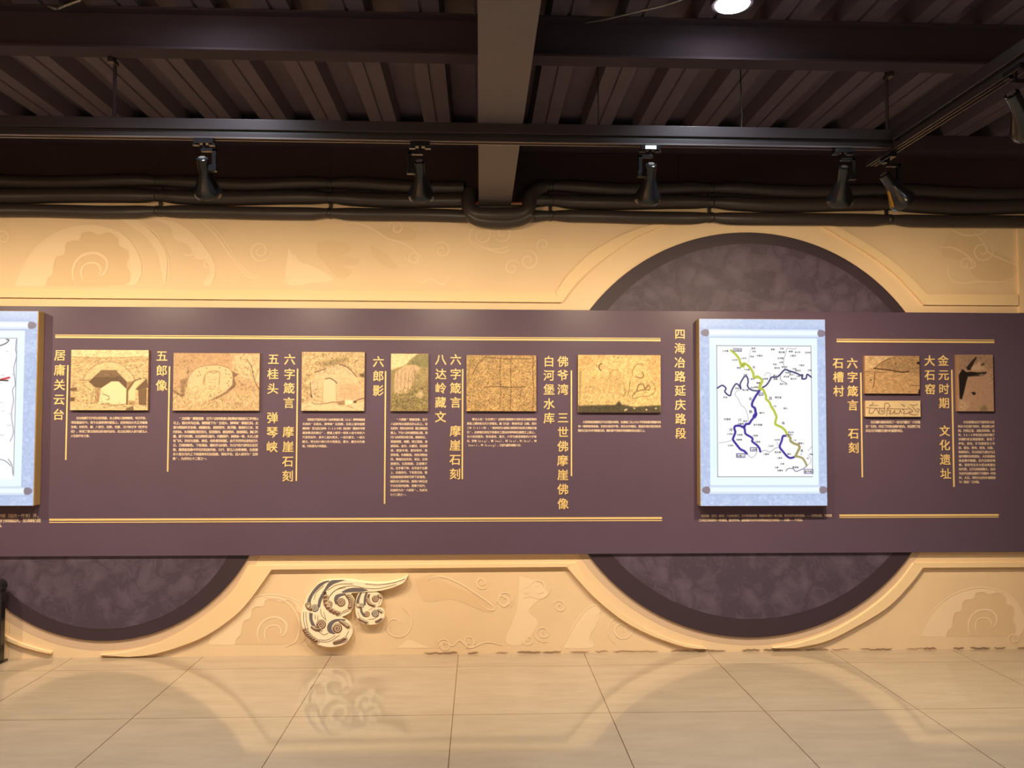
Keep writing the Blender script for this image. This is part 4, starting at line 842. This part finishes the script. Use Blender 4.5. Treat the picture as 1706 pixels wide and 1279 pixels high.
for cx, cy, R, d, m in ((635, 512, 60, 0, 'brown'), (365, 812, 66, 0, 'brown'), (585, 865, 66, 0, 'brown'), (282, 590, 52, 0, 'greybrown'), (190, 548, 42, 0, 'brown'), (470, 540, 50, 0, 'brown'),
                     (1100, 465, 48, .005, 'brown'), (985, 672, 40, .005, 'brown'), (1098, 662, 50, .005, 'greybrown'), (910, 560, 36, .005, 'greybrown'), (865, 555, 30, .005, 'brown')): spiral(cx, cy, R, 1.9, d, M[m])
def scales(pts, w, d, nm='scale_band'):
    mb = MB(); P = resample(spline(pts, 6), 7)
    for k, (x, y) in enumerate(P):
        a = np.linspace(0, 2*math.pi, 15)[:-1]; q = wall_xz(C([(x+w*math.cos(t), y+w*.8*math.sin(t)) for t in a]), CY+d)
        mb.add([(u, CY+d-.0010-.00012*k, v) for u, v in q], [tuple(range(14))], 0)
        mb.ribbon(wall_xz(C([(x+w*.72*math.cos(t), y+w*.55*math.sin(t)) for t in np.linspace(-2.6, 1.6, 14)]), CY+d), .0032, CY+d-.00112-.00012*k, 1)
    child(mb, nm, [M['brown'], M['cream']], r)
scales([(430, 440), (440, 540), (490, 610), (560, 650), (600, 665)], 42, 0); scales([(150, 890), (200, 960), (260, 1010), (305, 1040)], 40, 0); scales([(560, 1060), (610, 1045), (660, 1030), (690, 1010)], 38, 0); scales([(640, 775), (690, 810), (735, 845)], 34, 0)
scales([(735, 430), (765, 470), (775, 530), (765, 580)], 40, 0); scales([(195, 560), (200, 590), (235, 605)], 34, 0); scales([(255, 850), (300, 880), (350, 880)], 32, 0)
scales([(990, 470), (1020, 530), (1085, 560)], 28, .005); scales([(890, 740), (940, 765), (985, 785)], 26, .005); scales([(1120, 775), (1160, 760), (1185, 740)], 26, .005); scales([(860, 540), (870, 570), (915, 575)], 24, .005); scales([(1150, 420), (1178, 450)], 26, .005); scales([(1150, 620), (1185, 645)], 24, .005)
mb = MB()
for q in ([(960, 262), (1150, 275), (1350, 245), (1500, 195)], [(460, 470), (520, 380), (640, 310), (800, 290), (960, 320), (1150, 325), (1380, 270)], [(450, 350), (600, 270), (800, 262)], [(450, 470), (560, 350), (700, 310)], [(270, 480), (300, 380), (400, 290)], [(130, 640), (130, 760), (160, 880)], [(160, 640), (165, 760), (190, 880)], [(360, 600), (370, 680), (440, 760)], [(400, 640), (430, 740)],
          [(320, 900), (400, 950), (460, 930)], [(330, 1020), (450, 1020), (560, 960)], [(340, 1045), (480, 1040), (620, 950)], [(650, 640), (740, 600), (780, 540)], [(640, 665), (750, 625)], [(280, 680), (290, 740)], [(320, 690), (320, 760)], [(740, 900), (700, 980)]): rel(mb, q, .0022)
for q in ([(860, 640), (900, 740), (960, 780)], [(960, 420), (980, 380)], [(1010, 740), (1080, 735), (1150, 690)], [(1060, 590), (1010, 620)], [(1140, 540), (1175, 480)]): rel(mb, q, .0018, .005)
child(mb, 'engraved_line', M['brown'], r)

# ------------------------------------------------------------------ pipes, clamps, bend
ZP = (2.994, 2.901, 2.803); RP = (.042, .046, .041)
CL = [onY(px, 320, -.06)[0] for px in (263, 549, 918, 1185, 1482)]
CLX = [-5.2, -3.6]+CL[:2]+[None]+CL[2:]+[3.9, 5.2]
def pipe(i, x0, x1, clamps, label, end_drop=0.):
    xs = np.arange(x0, x1, .05); xs = np.r_[xs, x1]; rr = []; zz = []
    for x in xs:
        d = min(abs(x-c) for c in clamps); k = math.exp(-(d/.07)**2)
        rr.append(RP[i]*(1-.28*k)); zz.append(ZP[i]-.012*(1-math.exp(-(d/.35)**2))+.006*math.sin(5.1*x+i*1.7)*(1-k))
    tag(MB().tube([(x, -.058, z) for x, z in zip(xs, zz)], np.array(rr), 18).build('insulated_pipe', M['pipe'], smooth=50, origin=((x0+x1)/2, -.058, ZP[i])), label, 'pipe', 'black pipes along the top of the wall')
NM = ('top', 'middle', 'lowest')
for i in range(3):
    pipe(i, XL+.03, (-.108, -.108, -.078)[i], [-5.2, -3.6]+CL[:2], '%s of the three black pipes left of the broad grey beam' % NM[i])
    pipe(i, (.40, .352, .318)[i], XR-.03, CL[2:]+[3.9, 5.2], '%s of the three black pipes right of the broad grey beam' % NM[i])
pts = [onY(x, y, Y) for x, y, Y in ((783, 320, -.07), (781, 328, -.085), (780, 338, -.10), (783, 349, -.112), (792, 356, -.118), (812, 358, -.12), (850, 358, -.12), (870, 355, -.118), (880, 346, -.112), (882, 334, -.10), (886, 323, -.088), (893, 316, -.078), (902, 312, -.066), (908, 311, -.06))]
bend = tag(MB().tube(spline(pts, 6), .046, 20).build('pipe_bend', M['pipe'], smooth=50, origin=tuple(onY(830, 358, -.12))), 'thick black pipe bend dipping under the end of the broad grey beam', 'pipe')
child(MB().tube(spline([onY(x, y, -.112) for x, y in ((782, 357), (797, 366), (830, 369.5), (862, 367), (884, 357))], 6), .042, 18), 'lower_hose', M['pipe'], bend, smooth=50)
child(MB().tube(spline([onY(x, y, -.07) for x, y in ((782, 344), (800, 345), (850, 345), (880, 345))], 4), .016, 12), 'upper_hose', M['pipe'], bend, smooth=50)
for c, px in zip(CL, (263, 549, 918, 1185, 1482)):
    mb = MB(); mb.box(c-.010, c+.010, -.02, -.0042, 2.778, 3.04)
    r = empty('pipe_clamp', (c, -.01, 2.9), {263: 'black strap clamp at the first pinch in the pipes, left end of the wall', 549: 'black strap clamp on the pipes, between the first two track lamps', 918: 'black strap clamp on the pipes just right of the thick pipe bend', 1185: 'black strap clamp on the pipes above the round medallion', 1482: 'black strap clamp on the pipes below the tilted lamp with the painted gleam'}[px], 'clamp', 'strap clamps pinching the pipes')
    child(mb, 'bracket', M['clamp'], r)
    for i in range(3):
        a = np.linspace(0, 2*math.pi, 21); R = RP[i]*.72+.004; z = ZP[i]
        m2 = MB(); m2.tube([(c+d, -.058, z) for d in (-.014, -.01, .01, .014)], [R-.003, R, R, R-.003], 20); child(m2, 'strap', M['clamp'], r, smooth=40)
for x0, x1, z, m, lb in ((580, 905, 334.5, 'red', 'thin red wire lying between the two lower pipes near the grey beam'), (0, 250, 334.6, 'yellow', 'thin yellow wire between the two lower pipes at the left end')):
    a, b = onY(x0, z, -.014), onY(x1, z+8*(x1-x0)/850, -.014)
    tag(MB().tube([a, (a+b)/2+np.array([0, 0, -.003]), b], .0045, 8).build('wire', M[m], smooth=60, origin=tuple(a)), lb, 'wire')

# ------------------------------------------------------------------ lighting track
YT = -1.5; XE = 1.955
r = empty('lighting_track', (0, YT, 2.78), 'dark lighting track hung across the whole picture above the pipes', 'lighting track')
child(MB().box(XL+.05, XE, YT-.02, YT+.02, 2.824, 2.874), 'steel_channel', M['track'], r, bevel=.002)
child(MB().box(XL+.05, XE, YT-.012, YT+.012, 2.808, 2.8235), 'dark_gap', M['trackslot'], r)
mb = MB(); mb.box(XL+.05, XE-.01, YT-.018, YT+.018, 2.790, 2.8075, 0); mb.box(XL+.05, XE-.01, YT-.018, YT-.012, 2.7845, 2.7902, 1); mb.box(XL+.05, XE-.01, YT+.012, YT+.018, 2.783, 2.7902, 1)
child(mb, 'conductor_rail', [M['track'], M['alum']], r)
XT = 1.975
r = empty('lighting_track', (XT, -3, 2.78), 'dark lighting track running away towards the wall at the upper right', 'lighting track')
child(MB().box(XT-.028, XT+.028, -6.5, YT-.022, 2.822, 2.872), 'steel_channel', M['track'], r, bevel=.002)
child(MB().box(XT-.012, XT+.012, -6.5, YT-.022, 2.808, 2.8215), 'dark_gap', M['trackslot'], r)
mb = MB(); mb.box(XT-.02, XT+.03, -6.5, -1.24, 2.790, 2.8075, 0)
for a, b in ((-.02, -.012), (.0, .008), (.022, .03)): mb.box(XT+a, XT+b, -6.5, -1.24, 2.782, 2.7902, 1)
child(mb, 'conductor_rail', [M['track'], M['track']], r)
for px, top, lb in ((190, 0, 'thin dark rod holding the left part of the lighting track'), (1494, 60, 'thin dark rod holding the corner of the two lighting tracks')):
    b = onY(px, 197, YT); x, y = (b[0], YT) if px == 190 else (XE-.02, YT)
    r = empty('hanging_rod', (x, y, 2.874), lb, 'rod', 'rods holding the lighting track')
    child(MB().tube([(x, y, 2.874), (x, y, 3.1), (x, y, ZDECK+.005)], .0085, 10), 'rod', M['beamdark'], r, smooth=50)
    child(MB().box(x-.013, x+.013, -1.552, y+.012, 3.118, 3.138), 'beam_clip', M['clamp'], r, bevel=.002)
for px in (996, 1235):
    b = onY(px, 205, YT); x = b[0]
    tag(MB().tube([(x, YT, 2.874), (x+.003, YT, 2.93), (x-.002, YT+.01, ZDECK+.002)], .003, 6).build('hanging_wire', M['clamp'], origin=(x, YT, 2.874)), 'fine wire rising from the lighting track, %s' % ('nearer the broad grey beam' if px == 996 else 'under the glowing downlight'), 'wire')

# ------------------------------------------------------------------ track lamps
def track_lamp(x, y, label, side=1, aim=(0, 0, 1.25), sticker=False, along='X', zt=2.783, drop=.085, power=1.0, gold=False):
    r = empty('track_lamp', (x, y, zt), label, 'lamp', 'black track spotlights')
    mb = MB()
    if along == 'X': mb.box(x-.045, x+.045, y-.017, y+.017, zt-.022, zt).box(x-.05, x-.022, y-.012, y+.012, zt-.03, zt-.022).box(x+.022, x+.05, y-.012, y+.012, zt-.03, zt-.022)
    else: mb.box(x-.017, x+.017, y-.05, y+.05, zt-.022, zt).box(x-.012, x+.012, y+.02, y+.055, zt-.03, zt-.022)
    a = child(mb, 'adapter', M['black'], r, bevel=.002)
    if sticker: child(MB().box(x-.026, x+.026, y-.0185, y-.0172, zt-.020, zt-.003), 'white_sticker', M['white'], a)
    ax = x+side*.048; zz = zt-.022
    mb = MB(); mb.tube([(x, y, zz), (x, y, zz-.028)], .007, 10); mb.box(min(x-side*.012, ax+side*.009), max(x-side*.012, ax+side*.009), y-.011, y+.011, zz-.036, zz-.022); mb.box(ax-.009, ax+.009, y-.011, y+.011, zz-.036-drop, zz-.022)
    child(mb, 'arm', M['black'], r, bevel=.002)
    zp = zz-.036-drop+.012
    child(MB().box(min(ax+side*.012, x+side*.022), max(ax+side*.012, x+side*.022), y-.013, y+.013, zp-.018, zp+.010), 'pivot', M['black'], r, bevel=.002)
    d = Vector(aim)-Vector((x, y, zp)); d.normalize(); q = d.to_track_quat('-Z', 'Y')
    h = MB().lathe([(.004, .047), (.020, .047), (.026, .043), (.027, .036), (.0262, .030), (.0262, -.018), (.029, -.030), (.040, -.062), (.052, -.090), (.060, -.108), (.0625, -.120), (.061, -.132), (.056, -.140), (.052, -.140), (.050, -.128), (.046, -.10), (.024, -.045), (.004, -.043)], 32).build('head', M['black'], r, 35)
    h.location = (0, 0, zp-zt); h.rotation_mode = 'QUATERNION'; h.rotation_quaternion = q
    mb = MB()
    for k in range(6):
        an = k*math.pi/3; mb.box(.011*math.cos(an)-.004, .011*math.cos(an)+.004, .011*math.sin(an)-.004, .011*math.sin(an)+.004, .046, .050)
    mb.lathe([(.004, .0485), (.0065, .0485), (.0065, .050), (.004, .050)], 12); mb.build('vent_cap', M['grey'], h)
    mb = MB().lathe([(.001, -.088), (.030, -.090), (.043, -.098), (.040, -.104), (.001, -.106)], 24).build('bulb', M['bulb'], h, 40)
    if gold:
        s = MB(); n = 7; prof = [(.0300, -.033), (.0412, -.0635), (.0532, -.0915), (.0612, -.109)]; V = []
        for k in range(n):
            t = math.pi*(1.30+.20*k/(n-1))
            for rr, z in prof: V.append(((rr+.0008)*math.cos(t), (rr+.0008)*math.sin(t), z))
        s.add(V, [(k*4+j, k*4+j+1, (k+1)*4+j+1, (k+1)*4+j) for k in range(n-1) for j in range(3)]).build('painted_gleam', M['gold_gleam'], h, 40)  # gold patch on the bell's outside stands in for a gleam
    L = bpy.data.lights.new('lamp_light', 'SPOT'); L.energy = LAMP_W*power; L.color = WARM; L.spot_size = math.radians(153); L.spot_blend = .85; L.shadow_soft_size = .035
    lo = bpy.data.objects.new('lamp_light', L); COL.objects.link(lo); lo.parent = h; lo.location = (0, 0, -.150)
    L = L.copy(); L.energy = LAMP_W*power*1.1; L.spot_size = math.radians(84); L.spot_blend = 1.0     # the reflector's own beam
    lo = bpy.data.objects.new('lamp_beam', L); COL.objects.link(lo); lo.parent = h; lo.location = (0, 0, -.150)
    return r
for px, side, st, tx, lb, pw in ((340, 1, False, -1.35, 'first black track lamp from the left, its arm to the right of the head', 1.1), (700, -1, False, -.25, 'black track lamp just left of the broad grey beam', 1.0),
                             (1083, -1, True, .85, 'black track lamp with a white sticker on its adapter, right of the broad grey beam', .95), (1404, 1, False, 2.05, 'black track lamp just left of the corner of the two tracks', 1.5)):
    x = onY(px, 240, YT)[0]; track_lamp(x, YT, lb, side, (tx, 0, .78), st, power=pw)
for x in (-2.45, -3.6): track_lamp(x, YT, 'black track lamp beyond the left edge of the photo, hung %s' % ('nearer the lit map' if x > -3 else 'furthest along the track'), 1, (x, 0, .78), power=1.25)
track_lamp(XT+.005, -1.42, 'tilted black track lamp with a painted brass gleam, at the wall end of the receding track', 1, (3.9, -.7, .6), along='Y', power=.8, gold=True)
track_lamp(XT-.03, -2.42, 'black track lamp cut off by the right edge of the photo, on the receding track', 1, (3.4, -1.5, 1.3), along='Y', power=.3)

# lamps added out of view to light the opposite wall, for fill and board sheen
YO = YB+1.5
r = empty('lighting_track', (-1, YO, 2.78), 'added unseen lighting track behind the viewer along the opposite wall', 'lighting track')
child(MB().box(-6, 3, YO-.02, YO+.02, 2.783, 2.874), 'steel_channel', M['track'], r, bevel=.002)
for k, x in enumerate((-5.4, -4.2, -3.0, -1.6, 0.2)):
    track_lamp(x, YO, 'added unseen fill lamp behind the viewer, %s along the opposite wall' % ('first', 'second', 'third', 'fourth', 'fifth')[k], 1, (x, YB, 1.2), power=(2., 1.6, 1.2, 1., .5)[k])

# ------------------------------------------------------------------ ceiling downlights and loose cable
def downlight(x, y, label):
    r = empty('downlight', (x, y, ZDECK), label, 'downlight', 'round ceiling downlights')
    child(MB().tube([(x, y, ZDECK-.045), (x, y, ZDECK-.03), (x, y, ZDECK)], [.088, .092, .092], 36), 'housing', M['beamdark'], r, smooth=40)
    child(MB().tube([(x, y, ZDECK-.052), (x, y, ZDECK-.0455)], [.070, .074], 36), 'diffuser', M['down'], r, smooth=40)
    L = bpy.data.lights.new('downlight_light', 'SPOT'); L.spot_size = math.radians(118); L.spot_blend = .7; L.shadow_soft_size = .07; L.energy = DOWN_W*(.2 if y > -3 else 1.); L.color = COOL
    o = bpy.data.objects.new('downlight_light', L); COL.objects.link(o); o.parent = r; o.location = (0, 0, -.056)
for x, y, lb in ((1.08, -1.86, 'glowing round downlight at the top edge, right of the broad grey beam'), (-1.15, -1.90, 'round downlight glowing just above the top left edge'),
                 (-2.3, -3.4, 'added fill downlight above the view, left of the grey beam'), (2.3, -3.4, 'added fill downlight above the view, right of the grey beam'),
                 (-1.5, -6.8, 'added fill downlight at the rear of the room, left of the grey beam'), (1.6, -6.8, 'added fill downlight at the rear of the room, right of the grey beam')): downlight(x, y, lb)  # all after the front pair are unseen, added as fill light
def cable(pts, rad, label):
    P = spline([onZ(x, y, z) for x, y, z in pts], 8); tag(MB().tube(P, rad, 8).build('loose_cable', M['grey'], smooth=60, origin=tuple(P[0])), label, 'cable')
cable([(975, 38, 3.31), (1010, 32, 3.29), (1060, 20, 3.28), (1110, 8, 3.29), (1150, -6, 3.31)], .004, 'thin loose cable crossing the decking left of the glowing downlight')
cable([(81, 10, 3.31), (90, 14, 3.28), (98, 14, 3.29), (110, 9, 3.30), (135, 0, 3.32)], .006, 'short loose cable hanging from the decking at the top left corner')

# ------------------------------------------------------------------ post at the left edge
px0 = onY(5, 1040, -.1)[0]
r = empty('barrier_post', (px0-.028, -.1, 0), 'black post with a round grey cap, cut off by the left edge', 'post')
child(MB().box(px0-.06, px0, -.125, -.075, .012, .44), 'post', M['black'], r, bevel=.004)
child(MB().box(px0-.12, px0+.004, -.16, -.04, 0, .0115), 'foot', M['black'], r, bevel=.003)
cz = .466; mb = MB().tube([(px0-.035, -.13, cz), (px0-.035, -.07, cz)], .040, 28); child(mb, 'cap', M['black'], r, smooth=40)
mb = MB().tube([(px0-.035, -.1335, cz), (px0-.035, -.1305, cz)], [.020, .026], 24); child(mb, 'cap_disc', M['grey'], r, smooth=40)
